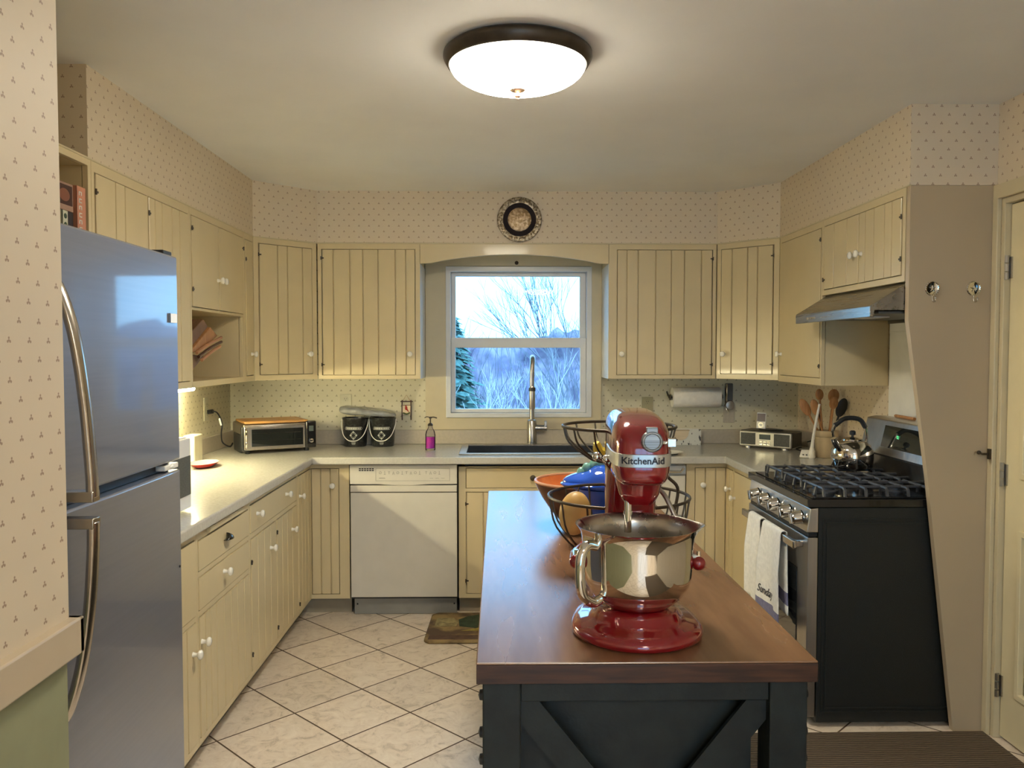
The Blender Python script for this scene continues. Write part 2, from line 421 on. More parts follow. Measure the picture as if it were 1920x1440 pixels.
# right wall with door opening
DY0, DY1, DZ = 2.24, 3.108, 2.085
bm = NB(); gridplate(bm, [-2.75, DY0, DY1, YB], [0, DZ, CH], lambda u, v: not (DY0 < u < DY1 and v < DZ), XR, XR+.13, 'x')
struct(obj('wall_right', bm, M['paper'], smooth=False))
# wall behind the camera with a wide daylight window
bm = NB(); gridplate(bm, [-.8, -.35, 1.15, 2.05], [0, .35, 2.05, CH], lambda u, v: not (-.35 < u < 1.15 and .35 < v < 2.05), -2.90, -2.75, 'y')
struct(obj('wall_rear', bm, M['paper'], smooth=False))
w2 = struct(thing('window_2', None, None, (.4, -2.78, .35)))
bm = NB()
for x in (-.75, -.26, .22, .71): box(bm, x, x+.05, -.03, .03, 0, 1.7)
box(bm, -.75, .75, -.03, .03, 0, .05); box(bm, -.75, .75, -.03, .03, 1.65, 1.7); box(bm, -.75, .75, -.025, .025, .85, .89)
obj('window_frame', bm, M['vinyl'], w2, bev=.003)
bm = NB(); box(bm, -.74, .74, -.004, .004, .02, 1.68); obj('pane', bm, M['pane'], w2)
# closed box added beyond the side door to keep daylight off its glass
bm = NB(); gridplate(bm, [1.7, 3.6], [-.1, 2.5], lambda u, v: True, 3.3, 3.36, 'x')
box(bm, 2.06, 3.3, 1.65, 1.70, -.1, 2.5); box(bm, 2.06, 3.3, 3.55, 3.6, -.1, 2.5); box(bm, 2.1, 3.3, 1.7, 3.55, 2.45, 2.5); box(bm, 2.1, 3.3, 1.7, 3.55, -.1, -.05)
struct(obj('wall_light_block', bm, M['knifew'], smooth=False))

# soffit above the wall cabinets
ULX, URX, UY = -1.36, 1.585, 4.87
SOF = [(ULX, 2.757), (ULX, 4.58), (-1.07, UY), (1.305, UY), (URX, 4.59), (URX, 3.14), (XR, 3.14), (XR, YB), (XL, YB), (XL, 2.757)]
bm = NB(); prism(bm, SOF, 2.142, CH, 'z'); struct(obj('wall_soffit', bm, M['paper'], smooth=False))
# thin moulding under the soffit
bm = NB()
tube(bm, [(ULX-.001, 2.2, 2.143), (ULX-.001, 4.583, 2.143), (-1.071, UY-.001, 2.143), (1.306, UY-.001, 2.143), (URX+.001, 4.588, 2.143), (URX+.001, 3.14, 2.143)], .0045, 6)
struct(obj('trim_2', bm, M['trim']))
# white splash panel behind the range
bm = NB(); box(bm, XR-.006, XR, 3.17, 3.975, .92, 1.795); box(bm, XR-.008, XR, 3.17, 3.975, 1.595, 1.60)
struct(obj('trim_3', bm, M['bright'], bev=.001))

# ------------------------------------------------------------------ cabinet builder
def knob(parent, x, z, y=-.003, m='ceramic', r=.0165):
    bm = NB()
    lathe(bm, [(.0, 0), (.010, -.0), (.008, -.006), (.0065, -.014), (.011, -.018), (r, -.023), (r*.98, -.029), (r*.7, -.033), (0, -.034)], (x, y, z), 'y', 20)
    return obj('knob', bm, M[m], parent, ang=60)

def hinge(parent, x, z, s=1, y=-.003):
    bm = NB(); cyl(bm, (x, y-.003, z-.010), (x, y-.003, z+.010), .0035, seg=8)
    box(bm, x, x+s*.016, y-.0035, y+.001, z-.0035, z+.0035)
    return obj('hinge', bm, M['bronze'], parent)

def slab(bm, x0, x1, z0, z1, grooves=(), y=-.003, t=.018, gw=.0042, gd=.010):
    e = .002
    pts = [(x0, y+t), (x0, y+e), (x0+e, y)]
    for g in grooves: pts += [(g-gw, y), (g-gw*.3, y+gd), (g+gw*.3, y+gd), (g+gw, y)]
    pts += [(x1-e, y), (x1, y+e), (x1, y+t)]
    prism(bm, pts, z0, z1, 'z')

def cabinet(name, label, loc, rz, wd, depth, z0, z1, cells, toe=0, ctop=None, cat='cabinet', m='paint', group=None, name_frame='face_frame'):
    root = thing(name, label, cat, (loc[0], loc[1], 0 if toe else z0), rz, group)
    dz = 0 if toe else -z0
    zb = z0 + dz; zt = z1 + dz
    us = [0, wd]; ws = [zb, zt]; inner = []
    for c in cells:
        c['z0'] += dz; c['z1'] += dz
        us += [c['x0'], c['x1']]; ws += [c['z0'], c['z1']]
    inside = lambda u, v: any(c['x0'] < u < c['x1'] and c['z0'] < v < c['z1'] for c in cells)
    bm = NB(); gridplate(bm, us, ws, lambda u, v: not inside(u, v), 0, .019, 'y')
    obj(name_frame, bm, M[m], root, bev=.0012, smooth=False)
    op = [c for c in cells if c['k'] == 'open']
    ino = lambda u, v: any(c['x0'] < u < c['x1'] and c['z0'] < v < c['z1'] for c in op)
    bm = NB(); gridplate(bm, us, ws if ctop is None else [zb, ctop], lambda u, v: not ino(u, v), .021, depth-.012 if op else depth, 'y')
    if op: box(bm, 0, wd, depth-.011, depth, zb, zt)
    obj('carcass', bm, M['paint'] if not op else M['paint'], root, smooth=False)
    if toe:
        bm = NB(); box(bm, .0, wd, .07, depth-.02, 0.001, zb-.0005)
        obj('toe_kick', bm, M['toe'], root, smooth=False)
    g = .0036
    for c in cells:
        if c['k'] == 'open': continue
        gl = g+(.003 if any(abs(hx-c['x0']) < .004 for hx, _, _ in c.get('hinges', ())) else 0); gr_ = g+(.003 if any(abs(hx-c['x1']) < .004 for hx, _, _ in c.get('hinges', ())) else 0)
        bm = NB(); slab(bm, c['x0']+gl, c['x1']-gr_, c['z0']+g, c['z1']-g, [c['x0']+q for q in c.get('gr', ())])
        d = obj(c['k'], bm, M[m], root, smooth=False)
        for kx, kz in c.get('knobs', ()): knob(d, kx, kz+dz, m=c.get('km', 'ceramic'))
        for hx, hz, s in c.get('hinges', ()): hinge(d, hx, hz+dz, s)
    return root

def even(w_, ps):
    s = sum(ps); out = []; a = 0
    for p in ps[:-1]: a += p; out.append(w_*a/s)
    return out

UZ0, UZ1 = 1.340, 2.140
# --- left wall run, local x runs away from the camera (+Y), front faces +X
LR = PI/2
def door(x0, x1, z0, z1, gr=(), knobs=(), hinges=()):
    return dict(k='door', x0=x0, x1=x1, z0=z0, z1=z1, gr=even(x1-x0, gr) if gr else (), knobs=knobs, hinges=hinges)
# open bookshelf over the fridge
cabinet('open_shelf_cabinet', 'cream open shelf cabinet above the fridge holding cookbooks', (ULX, 2.05), LR, .725, .33, 1.785, UZ1,
        [dict(k='open', x0=.02, x1=.705, z0=1.80, z1=2.118)])
y0 = 2.777
cabinet('wall_cabinet', 'cream wall cabinet with two planked doors just above and behind the fridge', (ULX, y0), LR, 3.64-y0, .33, UZ0, UZ1,
        [door(.020, .432, 1.37, 2.105, (2, 1, 2.6), (), ((.020, 2.04, 1),)), door(.440, .850, 1.37, 2.105, (.9, 1, 1.5, 1.2, 1.5), (), ((.440, 2.04, 1),))])
y1 = 3.642
w_ = 4.41 - y1
cabinet('wall_cabinet', 'cream wall cabinet with two plain doors above an open cubby on the left wall', (ULX, y1), LR, w_, .33, UZ0, UZ1,
        [door(.020, .374, 1.70, 2.108, (), ((.350, 1.845),), ((.020, 2.05, 1), (.020, 1.78, 1))),
         door(.378, .752, 1.70, 2.108, (), ((.402, 1.845),), ((.752, 2.05, -1),)),
         dict(k='open', x0=.018, x1=.735, z0=1.368, z1=1.688)])
y2 = 4.412
cabinet('wall_cabinet', 'narrow cream wall cabinet with one slim door left of the corner cabinet', (ULX, y2), LR, 4.578-y2, .33, UZ0, UZ1,
        [door(.022, .150, 1.37, 2.108, (), ((.110, 1.488),), ((.022, 2.0, 1),))])
cabinet('corner_wall_cabinet', 'cream diagonal corner wall cabinet left of the window with planked door', (ULX, 4.582), PI/4, .405, .16, UZ0, UZ1,
        [door(.030, .375, 1.37, 2.108, (1.8, .95, 1.5, 1), ((.345, 1.488),), ((.030, 2.045, 1), (.030, 1.43, 1)))])
cabinet('wall_cabinet', 'wide cream wall cabinet with seven planks immediately left of the window', (-1.068, UY), 0, .604, .325, UZ0, UZ1,
        [door(.022, .578, 1.362, 2.108, (1.25, 1.75, 1.35, 1.6, 1.8, 1.1, 1), ((.545, 1.488),), ((.022, 2.055, 1), (.022, 1.425, 1)))])
cabinet('wall_cabinet', 'wide cream wall cabinet with seven planks immediately right of the window', (.660, UY), 0, .643, .325, UZ0, UZ1,
        [door(.048, .622, 1.362, 2.108, (1, 1.15, 1.8, 1.6, 1.35, 1.75, 1.2), ((.075, 1.488),), ((.622, 2.055, -1), (.622, 1.425, -1)))])
cabinet('corner_wall_cabinet', 'cream diagonal corner wall cabinet right of the window with planked door', (1.307, UY), -PI/4, .393, .16, UZ0, UZ1,
        [door(.026, .360, 1.37, 2.108, (1, 1.35, .85, 1.35), ((.055, 1.488),), ((.360, 2.045, -1), (.360, 1.43, -1)))])
RR = -PI/2
# right wall run: local x runs toward the camera
cabinet('wall_cabinet', 'tall plain cream wall cabinet between the right corner cabinet and the range hood', (URX, 4.588), RR, 4.588-3.982, .335, UZ0-.005, UZ1,
        [door(.030, .592, 1.37, 2.108, (), ((.048, 1.488),), ((.592, 2.05, -1), (.592, 1.43, -1)))])
cabinet('wall_cabinet', 'short cream wall cabinet with two planked doors above the range hood', (URX, 3.980), RR, 3.980-3.172, .335, 1.775, UZ1,
        [door(.020, .400, 1.800, 2.108, (1, 1.2, 1), ((.372, 1.928),), ((.020, 1.85, 1),)),
         door(.404, .786, 1.800, 2.108, (1, 1.3, 1.5, 1, 1.3), ((.432, 1.928),), ((.786, 2.03, -1), (.786, 1.865, -1)))])
for o_, xx, yaw_ in ((bpy.data.objects['wall_cabinet.003'], .6045, 0), (bpy.data.objects['wall_cabinet.004'], -.0025, 0)):  # window light on these two cabinet sides is painted in with white sheets
    bm = NB(); box(bm, xx, xx+.002, .001, .322, 0, .683); tag(obj('painted_window_light', bm, M['vinyl'], o_, smooth=False), 'thin white sheet painting window light onto the cabinet side')
# arched valance over the window
bm = NB()
pts = [(-.462, 2.140), (-.462, 2.024)]
for i in range(25):
    t = -1 + 2*i/24
    pts.append((.099 + t*.505, 2.078 - .050*t*t*(1.0 if abs(t) < .9 else 1.04)))
pts += [(.658, 2.024), (.658, 2.140)]
prism(bm, pts, UY, UY+.022, 'y')
o = obj('arched_valance', bm, M['paint'], smooth=False, bev=.0015)
tag(o, 'cream arched valance board joining the cabinets above the window', 'valance')
bm = NB(); lathe(bm, [(0, 0), (.012, 0), (.012, -.008), (.006, -.016), (0, -.02)], (.117, YB-.022, 2.062), 'y', 14)
tag(obj('window_latch', bm, M['bronze']), 'small dark round catch on the window header under the arch', 'latch')

# --- base cabinets
BZ0, BZ1, BF = .10, .872, -1.06
cabinet('base_cabinet', 'cream base cabinet beside the fridge, mostly hidden, one drawer over door', (BF, 2.47), LR, 2.858-2.47, .62, BZ0, BZ1,
        [dict(k='drawer', x0=.02, x1=.372, z0=.575, z1=.845), door(.02, .372, .125, .555, (1, 1, 1, 1), ((.335, .452),))], toe=1)
cb = cabinet('base_cabinet', 'cream base cabinet with black cup pull drawer, second drawer and planked door', (BF, 2.860), LR, .606, .62, BZ0, BZ1,
        [dict(k='drawer', x0=.012, x1=.592, z0=.722, z1=.835), dict(k='drawer', x0=.012, x1=.592, z0=.582, z1=.702, knobs=((.272, .655),)),
         door(.012, .592, .125, .560, (.7, .7, .8, 1.1, 1, 1, 1.1, .9), ((.030, .468),))], toe=1)
dr = [c for c in cb.children if c.name.startswith('drawer')][0]
bm = NB()
for s in range(1):
    N = 16; rows = []
    for i in range(7):
        a = PI/2*i/6
        rows.append([bm.verts.new((.305 + .034*math.cos(PI*k/N)*math.sin(a*.999+.001), -.004-.026*math.sin(a)*math.sin(PI*k/N)**.6 if 0 < k < N else -.004, .775 - .020*math.cos(a)*0 + .024*math.sin(PI*k/N)*math.cos(a))) for k in range(N+1)])
    for A, B in zip(rows, rows[1:]):
        for k in range(N): bm.faces.new((A[k], A[k+1], B[k+1], B[k]))
o = obj('cup_pull', bm, M['gloss'], dr, solid=.002); tag(o, 'glossy black cup pull')
bm = NB(); slab(bm, .10, .50, .846, .864, y=-.014, t=.03)
pb = obj('cutting_board_pull', bm, M['paint'], cb, smooth=False)
cabinet('base_cabinet', 'cream base cabinet with one wide two-knob drawer over two planked doors', (BF, 3.468), LR, .828, .62, BZ0, BZ1,
        [dict(k='drawer', x0=.010, x1=.812, z0=.722, z1=.848, knobs=((.10, .793), (.588, .793))),
         door(.010, .412, .125, .700, (1, 1, 1, 1), ((.305, .592),), ((.010, .60, 1), (.010, .2, 1))),
         door(.416, .812, .125, .700, (1, 1, 1, 1), ((.70, .592),), ((.416, .64, 1), (.416, .18, 1)))], toe=1)

def corner_base(name, label, outline_toe, loc_a, rz_a, w_a, cells_a, loc_b, w_b, cells_b):
    """two leaves meeting in an inside corner: one thing"""
    root = thing(name, label, 'cabinet', (loc_b[0], loc_b[1], 0), 0)
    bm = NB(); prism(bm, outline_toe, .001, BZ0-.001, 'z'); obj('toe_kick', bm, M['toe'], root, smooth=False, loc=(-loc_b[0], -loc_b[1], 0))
    for (loc, rz, w_, cells) in ((loc_a, rz_a, w_a, cells_a), (loc_b, 0, w_b, cells_b)):
        e = bpy.data.objects.new('leaf', None)
        mt = Matrix.Translation((loc[0]-loc_b[0], loc[1]-loc_b[1], 0)) @ Matrix.Rotation(rz, 4, 'Z')
        bpy.data.objects.remove(e)
        us = [0, w_]; ws = [BZ0, BZ1]
        for c in cells: us += [c['x0'], c['x1']]; ws += [c['z0'], c['z1']]
        bm = NB(); gridplate(bm, us, ws, lambda u, v: not any(c['x0'] < u < c['x1'] and c['z0'] < v < c['z1'] for c in cells), 0, .019, 'y')
        box(bm, 0, w_, .022, .05, BZ0, BZ1)
        bm.transform(mt); obj('face_frame', bm, M['paint'], root, smooth=False)
        for c in cells:
            g = .0036; bm = NB(); slab(bm, c['x0']+g, c['x1']-g, c['z0']+g, c['z1']-g, [c['x0']+q for q in c['gr']])
            bm.transform(mt); d = obj('door', bm, M['paint'], root, smooth=False)
            for kx, kz in c['knobs']:
                k = knob(d, kx, kz); k.data.transform(mt)
            for hx, hz, s in c['hinges']:
                k = hinge(d, hx, hz, s); k.data.transform(mt)
    return root
corner_base('corner_base_cabinet', 'cream corner base cabinet left of the dishwasher with folding planked door',
    [(-1.13, 4.30), (-1.13, 4.67), (-.845, 4.67), (-.845, 5.1), (-1.66, 5.1), (-1.66, 4.30)],
    (BF, 4.298), LR, 4.60-4.298, [door(.012, .298, .125, .845, (1, 1, 1, 1), ((.035, .733),), ((.012, .16, 1),))],
    (BF, 4.60), -.842-BF, [door(.004, .162, .125, .845, (1, 1, .9), ((.128, .748),))])
corner_base('corner_base_cabinet', 'cream corner base cabinet right of the trash compactor with folding planked door',
    [(1.07, 4.67), (1.37, 4.67), (1.37, 4.45), (1.88, 4.45), (1.88, 5.1), (1.07, 5.1)],
    (1.300, 4.60), RR, .146, [door(.004, .130, .125, .845, (1, 1), ((.085, .735),))],
    (1.070, 4.60), .230, [door(.048, .226, .125, .845, (1, 1, 1), ((.090, .748),))])
cabinet('base_cabinet', 'narrow plain cream base cabinet directly left of the gas range', (1.300, 4.452), RR, .497, .60, BZ0, BZ1,
        [door(.006, .480, .125, .845, (), ((.030, .700),))], toe=1)
cabinet('sink_base_cabinet', 'cream sink base cabinet with false drawer front over planked doors', (-.224, 4.60), 0, .900, .56, BZ0, BZ1-.02,
        [dict(k='drawer', x0=.040, x1=.85, z0=.728, z1=.845, knobs=((.420, .79),), km='bronze'),
         door(.040, .44, .125, .708, (1, 1, 1, 1), (), ((.040, .64, 1), (.040, .2, 1))), door(.444, .85, .125, .708, (1, 1, 1, 1), ())], toe=1, ctop=.705)

# ------------------------------------------------------------------ countertop
SX0, SX1, SY0, SY1 = -.195, .600, 4.655, 5.075
xs = [XL+.001, -1.03, SX0, SX1, 1.272, XR-.001]; ys = [2.47, 3.955, 4.53, SY0, SY1, YB-.001]
def keep(u, v):
    if SX0 < u < SX1 and SY0 < v < SY1: return False
    if v > 4.53: return True
    if u < -1.03: return True
    return u > 1.272 and v > 3.955
ct = thing('countertop', 'grey white laminate u-shaped countertop with beige backsplash', 'countertop', (0, 4.8, .874))
bm = NB(); gridplate(bm, xs, ys, keep, .8735, .914, 'z')
obj('worktop', bm, M['counter'], ct, bev=.007, loc=(0, -4.8, -.874), smooth=False, seg=3)
bm = NB(); box(bm, XL+.001, XL+.02, 3.05, YB-.001, .9145, 1.005); box(bm, XL+.02, XR-.001, YB-.02, YB-.001, .9145, 1.005); box(bm, XR-.02, XR-.001, 3.99, YB-.02, .9145, 1.005)
obj('backsplash', bm, M['laminate'], ct, bev=.003, loc=(0, -4.8, -.874), smooth=False)

# sink
sk = thing('kitchen_sink', 'drop-in dark steel sink under the window', 'sink', (.20, 4.865, .914))
bm = NB(); gridplate(bm, [SX0-.03, SX0+.012, SX1-.012, SX1+.03], [SY0-.028, SY0+.012, SY1-.012, SY1+.03], lambda u, v: not (SX0 < u < SX1 and SY0+.0 < v < SY1), .9145, .922, 'z')
obj('rim', bm, M['steel'], sk, bev=.003, loc=(-.2, -4.865, -.914))
bm = NB(); gridplate(bm, [SX0+.004, SX0+.012, SX1-.012, SX1-.004], [SY0+.004, SY0+.012, SY1-.012, SY1-.004], lambda u, v: not (SX0+.012 < u < SX1-.012 and SY0+.012 < v < SY1-.012), .72, .9144, 'z')
box(bm, SX0+.004, SX1-.004, SY0+.004, SY1-.004, .712, .720)
obj('basin', bm, M['sinkd'], sk, loc=(-.2, -4.865, -.914), smooth=False)

# faucet
fa = thing('kitchen_faucet', 'tall brushed steel pull-down faucet with side lever behind the sink', 'faucet', (.213, 5.142, .9145))
bm = NB(); lathe(bm, [(0, .0), (.034, .0), (.034, .012), (.030, .016), (.030, .15), (.027, .155), (.019, .16), (.0, .16)], (0, 0, 0), 'z', 24); obj('base', bm, M['steel'], fa)
bm = NB(); tube(bm, bez([(0, 0, .15), (0, 0, .40), (0, 0, .48), (0, -.02, .535), (0, -.065, .555), (0, -.11, .535), (-.004, -.13, .48), (-.004, -.13, .43)], 40), .0155, 14); obj('spout', bm, M['steel'], fa)
bm = NB(); lathe(bm, [(0, 0), (.017, 0), (.020, .01), (.020, .13), (.017, .14), (0, .14)], (-.004, -.13, .235), 'z', 20); obj('spray_head', bm, M['steel'], fa)
bm = NB(); lathe(bm, [(0, 0), (.0215, 0), (.0215, .022), (0, .022)], (-.004, -.13, .345), 'z', 20); tag(obj('collar', bm, M['dark'], fa), 'black collar ring')
bm = NB(); cyl(bm, (.02, 0, .105), (.095, 0, .105), .021, .019); box(bm, .078, .094, -.018, .012, .10, .15); obj('lever', bm, M['steel'], fa, bev=.002)

# ------------------------------------------------------------------ window 1 and casing
cs = NB()
gridplate(cs, [-.462+.002, -.322, .585, .657], [1.006, 1.082, 2.042, 2.139], lambda u, v: not (-.322 < u < .585 and 1.082 < v < 2.042), YB-.018, YB-.0005, 'y')
o = struct(obj('trim_4', cs, M['trim'], bev=.002, smooth=False))
wn = struct(thing('window_1', None, None, (.131, YB, 1.084)))
off = (-.131, -YB, -1.084)
bm = NB(); gridplate(bm, [-.331, -.300, .563, .594], [1.084, 1.112, 2.008, 2.04], lambda u, v: not (-.300 < u < .563 and 1.112 < v < 2.008), YB-.026, YB+.10, 'y')
obj('window_frame', bm, M['vinyl'], wn, bev=.003, loc=off, smooth=False)
bm = NB(); gridplate(bm, [-.299, -.272, .524, .562], [1.560, 1.592, 1.983, 2.007], lambda u, v: not (-.272 < u < .524 and 1.592 < v < 1.983), YB+.045, YB+.075, 'y')
up = obj('upper_sash', bm, M['vinyl'], wn, bev=.003, loc=off, smooth=False)
bm = NB(); gridplate(bm, [-.299, -.272, .524, .562], [1.113, 1.137, 1.527, 1.590], lambda u, v: not (-.272 < u < .524 and 1.137 < v < 1.527), YB+.010, YB+.040, 'y')
lo = obj('lower_sash', bm, M['vinyl'], wn, bev=.003, loc=off, smooth=False)
bm = NB(); box(bm, -.273, .525, YB+.058, YB+.061, 1.591, 1.984); obj('pane', bm, M['pane'], up)
bm = NB(); box(bm, -.273, .525, YB+.024, YB+.027, 1.136, 1.528); obj('pane', bm, M['pane'], lo)

# ------------------------------------------------------------------ right side: tan end panel and side door
bm = NB()
prism(bm, [(1.587, 2.1415), (1.587, 1.625), (1.677, 1.0), (1.797, .001), (XR-.001, .001), (XR-.001, 2.1415)], 3.14, 3.168, 'y')
tag(obj('end_panel', bm, M['tan'], bev=.0015, smooth=False), 'tan painted end panel with slanted edge beside the range', 'panel')
dd = struct(thing('door_1', None, None, (XR+.03, 2.67, 0)))
bm = NB(); D0, D1 = DY0+.025, DY1-.025
LY0, LY1, LZ0, LZ1 = 2.36, 2.985, 1.03, 1.93
PY0, PY1, PZ0, PZ1 = 2.36, 2.985, .20, .83
gridplate(bm, [D0, LY0, LY1, D1], [.012, PZ0, PZ1, LZ0, LZ1, DZ-.026], lambda u, v: not (LY0 < u < LY1 and (LZ0 < v < LZ1 or PZ0 < v < PZ1)), XR+.022, XR+.062, 'x')
dl = obj('door_leaf', bm, M['doorp'], dd, loc=(-XR-.03, -2.67, 0), bev=.002, smooth=False)
bm = NB()
for (a, b, c, d) in ((LY0, LY1, LZ0, LZ1), (PY0, PY1, PZ0, PZ1)):
    gridplate(bm, [a-.004, a+.018, b-.018, b+.004], [c-.004, c+.018, d-.018, d+.004], lambda u, v: not (a+.018 < u < b-.018 and c+.018 < v < d-.018), XR+.012, XR+.035, 'x')
prism(bm, [(PY0, PZ0), (PY1, PZ0), (PY1, PZ1), (PY0, PZ1)], XR+.045, XR+.05, 'x')
prism(bm, [(PY0+.06, PZ0+.06), (PY1-.06, PZ0+.06), (PY1-.06, PZ1-.06), (PY0+.06, PZ1-.06)], XR+.030, XR+.046, 'x')
obj('moulding', bm, M['doorp'], dd, loc=(-XR-.03, -2.67, 0), bev=.004, smooth=False)
bm = NB(); box(bm, XR+.038, XR+.042, LY0, LY1, LZ0, LZ1); obj('pane', bm, M['pane'], dd, loc=(-XR-.03, -2.67, 0))
for zz in (1.82, 1.03, .21):
    bm = NB()
    for k in range(3): cyl(bm, (XR+.008, DY1-.024, zz-.045+k*.032), (XR+.008, DY1-.024, zz-.018+k*.032), .0085, seg=10)
    box(bm, XR+.016, XR+.0215, DY1-.040, DY1-.024, zz-.040, zz+.040)
    tag(obj('hinge', bm, M['steel'], dd, loc=(-XR-.03, -2.67, 0)), 'worn metal butt hinge')
bm = NB(); gridplate(bm, [DY0-.07, DY0, DY1-.001, 3.139], [0.001, DZ, 2.14], lambda u, v: not (DY0 < u < DY1-.001 and v < DZ), XR-.018, XR-.0005, 'x')
struct(obj('trim_5', bm, M['trim'], bev=.003, smooth=False))
bm = NB(); box(bm, XR-.0005, XR+.125, DY1-.022, DY1+.0005, .001, DZ); box(bm, XR-.0005, XR+.125, DY0-.0005, DY0+.022, .001, DZ); box(bm, XR-.0005, XR+.125, DY0+.022, DY1-.022, DZ-.022, DZ+.0005)
struct(obj('trim_6', bm, M['trim'], bev=.002, smooth=False))
bm = NB(); tube(bm, [(XR-.019, 3.117, 1.105), (XR-.05, 3.117, 1.105), (XR-.072, 3.10, 1.112)], .0045, 8); box(bm, XR-.026, XR-.018, 3.110, 3.126, 1.085, 1.125); ell(bm, (XR-.074, 3.098, 1.113), .008)
tag(obj('door_hook', bm, M['bronze']), 'small dark metal hook on the door casing beside the middle hinge', 'hook')
# round medallion hooks on the panel
def medallion(x, z, label):
    r = thing('medallion_hook', label, 'hook', (x, 3.139, z), 0, 'round wall hooks on the tan panel')
    bm = NB(); lathe(bm, [(0, 0), (.0275, 0), (.0285, -.004), (.026, -.006), (.022, -.0035), (.0, -.0045)], (0, 0, 0), 'y', 28)
    for k in range(20):
        a = 2*PI*k/20; ell(bm, (.0255*math.cos(a), -.0055, .0255*math.sin(a)), .0025, seg=6, rings=4)
    for k in range(5):
        a = 2*PI*k/5+PI/2; tube(bm, [(0, -.005, 0), (.012*math.cos(a), -.0055, .012*math.sin(a))], [.003, .001], 5)
    obj('plate', bm, M['chrome'], r)
    bm = NB(); tube(bm, bez([(0, -.002, -.026), (0, -.004, -.040), (0, -.012, -.052), (0, -.024, -.050), (0, -.027, -.040)], 14), .003, 8); ell(bm, (0, -.027, -.039), .0045, seg=10, rings=6)
    obj('prong', bm, M['chrome'], r)
medallion(1.677, 1.745, 'left one of two round pewter medallion hooks on the tan panel')
medallion(1.839, 1.745, 'right one of two round pewter medallion hooks, nearer the door frame')

# ------------------------------------------------------------------ fridge
fr = thing('refrigerator', 'stainless steel bottom-freezer refrigerator with long curved handles', 'refrigerator', (-1.30, 2.005, 0))
fo = (1.30, -2.005, 0)
FY0, FY1 = 1.56, 2.452
bm = NB(); box(bm, -1.68, -1.015, FY0+.01, FY1-.008, .03, 1.765); obj('cabinet_body', bm, M['grey'], fr, loc=fo, bev=.004, smooth=False)
def fdoor(nm, z0, z1):
    bm = NB(); pts = []
    N = 12
    for i in range(N+1):
        t = i/N; pts.append((-.953 + .004*(1-(2*t-1)**2), FY0 + (FY1-FY0)*t))
    pts = [(-1.012, FY0)] + pts + [(-1.012, FY1)]
    prism(bm, pts, z0, z1, 'z'); return obj(nm, bm, M['fridge'], fr, loc=fo, bev=.006, ang=30)
d1 = fdoor('fridge_door', 1.180, 1.782); d2 = fdoor('freezer_door', .05, 1.150)
bm = NB(); box(bm, -1.02, -.985, FY0+.01, FY1-.01, 1.151, 1.179); obj('gap_seal', bm, M['black'], fr, loc=fo)
bm = NB(); box(bm, -1.03, -.965, FY1-.07, FY1-.01, 1.783, 1.795); obj('hinge_cover', bm, M['dark'], fr, loc=fo, bev=.002)
bm = NB(); box(bm, -1.0, -.957, FY1-.10, FY1-.004, 1.156, 1.172); ell(bm, (-.957, FY1-.055, 1.164), .006, .012, .006); tag(obj('hinge_bracket', bm, M['bright'], fr, loc=fo, bev=.003), 'white hinge bracket in the gap')
bm = NB(); box(bm, -.9505, -.9485, FY1-.075, FY1-.018, 1.585, 1.612); tag(obj('badge', bm, M['bright'], d1, bev=.0005), 'small bright maker badge')
bm = NB(); box(bm, -.9488, -.9475, FY1-.075, FY1-.068, 1.585, 1.612); obj('badge_mark', bm, M['ink'], d1)
# handles: flat bars bowing out toward the gap
def fhandle(nm, pts):
    bm = NB(); P = bez(pts, 30); rows = []
    for i, p in enumerate(P):
        t = (P[min(i+1, len(P)-1)]-P[max(i-1, 0)]).normalized(); nrm = Vector((t.z, 0, -t.x))
        w = .016; h = .010; loop = []
        for k in range(12):
            a = 2*PI*k/12; ca, sa = math.cos(a), math.sin(a)
            loop.append(bm.verts.new(p + nrm*h*math.copysign(abs(ca)**.7, ca) + Vector((0, 1, 0))*w*math.copysign(abs(sa)**.7, sa)))
        rows.append(loop)
    for A, B in zip(rows, rows[1:]):
        for k in range(12): bm.faces.new((A[k], A[(k+1) % 12], B[(k+1) % 12], B[k]))
    bm.faces.new(rows[0][::-1]); bm.faces.new(rows[-1])
    return bm
bm = fhandle('h', [(-.955, 1.735, 1.665), (-.925, 1.735, 1.64), (-.893, 1.735, 1.54), (-.872, 1.735, 1.39), (-.862, 1.735, 1.25), (-.860, 1.735, 1.192)])
box(bm, -.955, -.852, 1.719, 1.751, 1.183, 1.206); obj('door_handle', bm, M['handle'], d1, bev=.002, ang=40)
bm = fhandle('h', [(-.860, 1.735, 1.140), (-.862, 1.735, 1.07), (-.872, 1.735, .95), (-.893, 1.735, .82), (-.925, 1.735, .72), (-.955, 1.735, .695)])
box(bm, -.955, -.852, 1.719, 1.751, 1.126, 1.149); obj('door_handle', bm, M['handle'], d2, bev=.002, ang=40)
bm = NB(); lathe(bm, [(0, 0), (.004, 0), (.003, .003), (0, .003)], (-.952, FY1-.02, .86), 'x', 10); obj('screw', bm, M['dark'], d2)

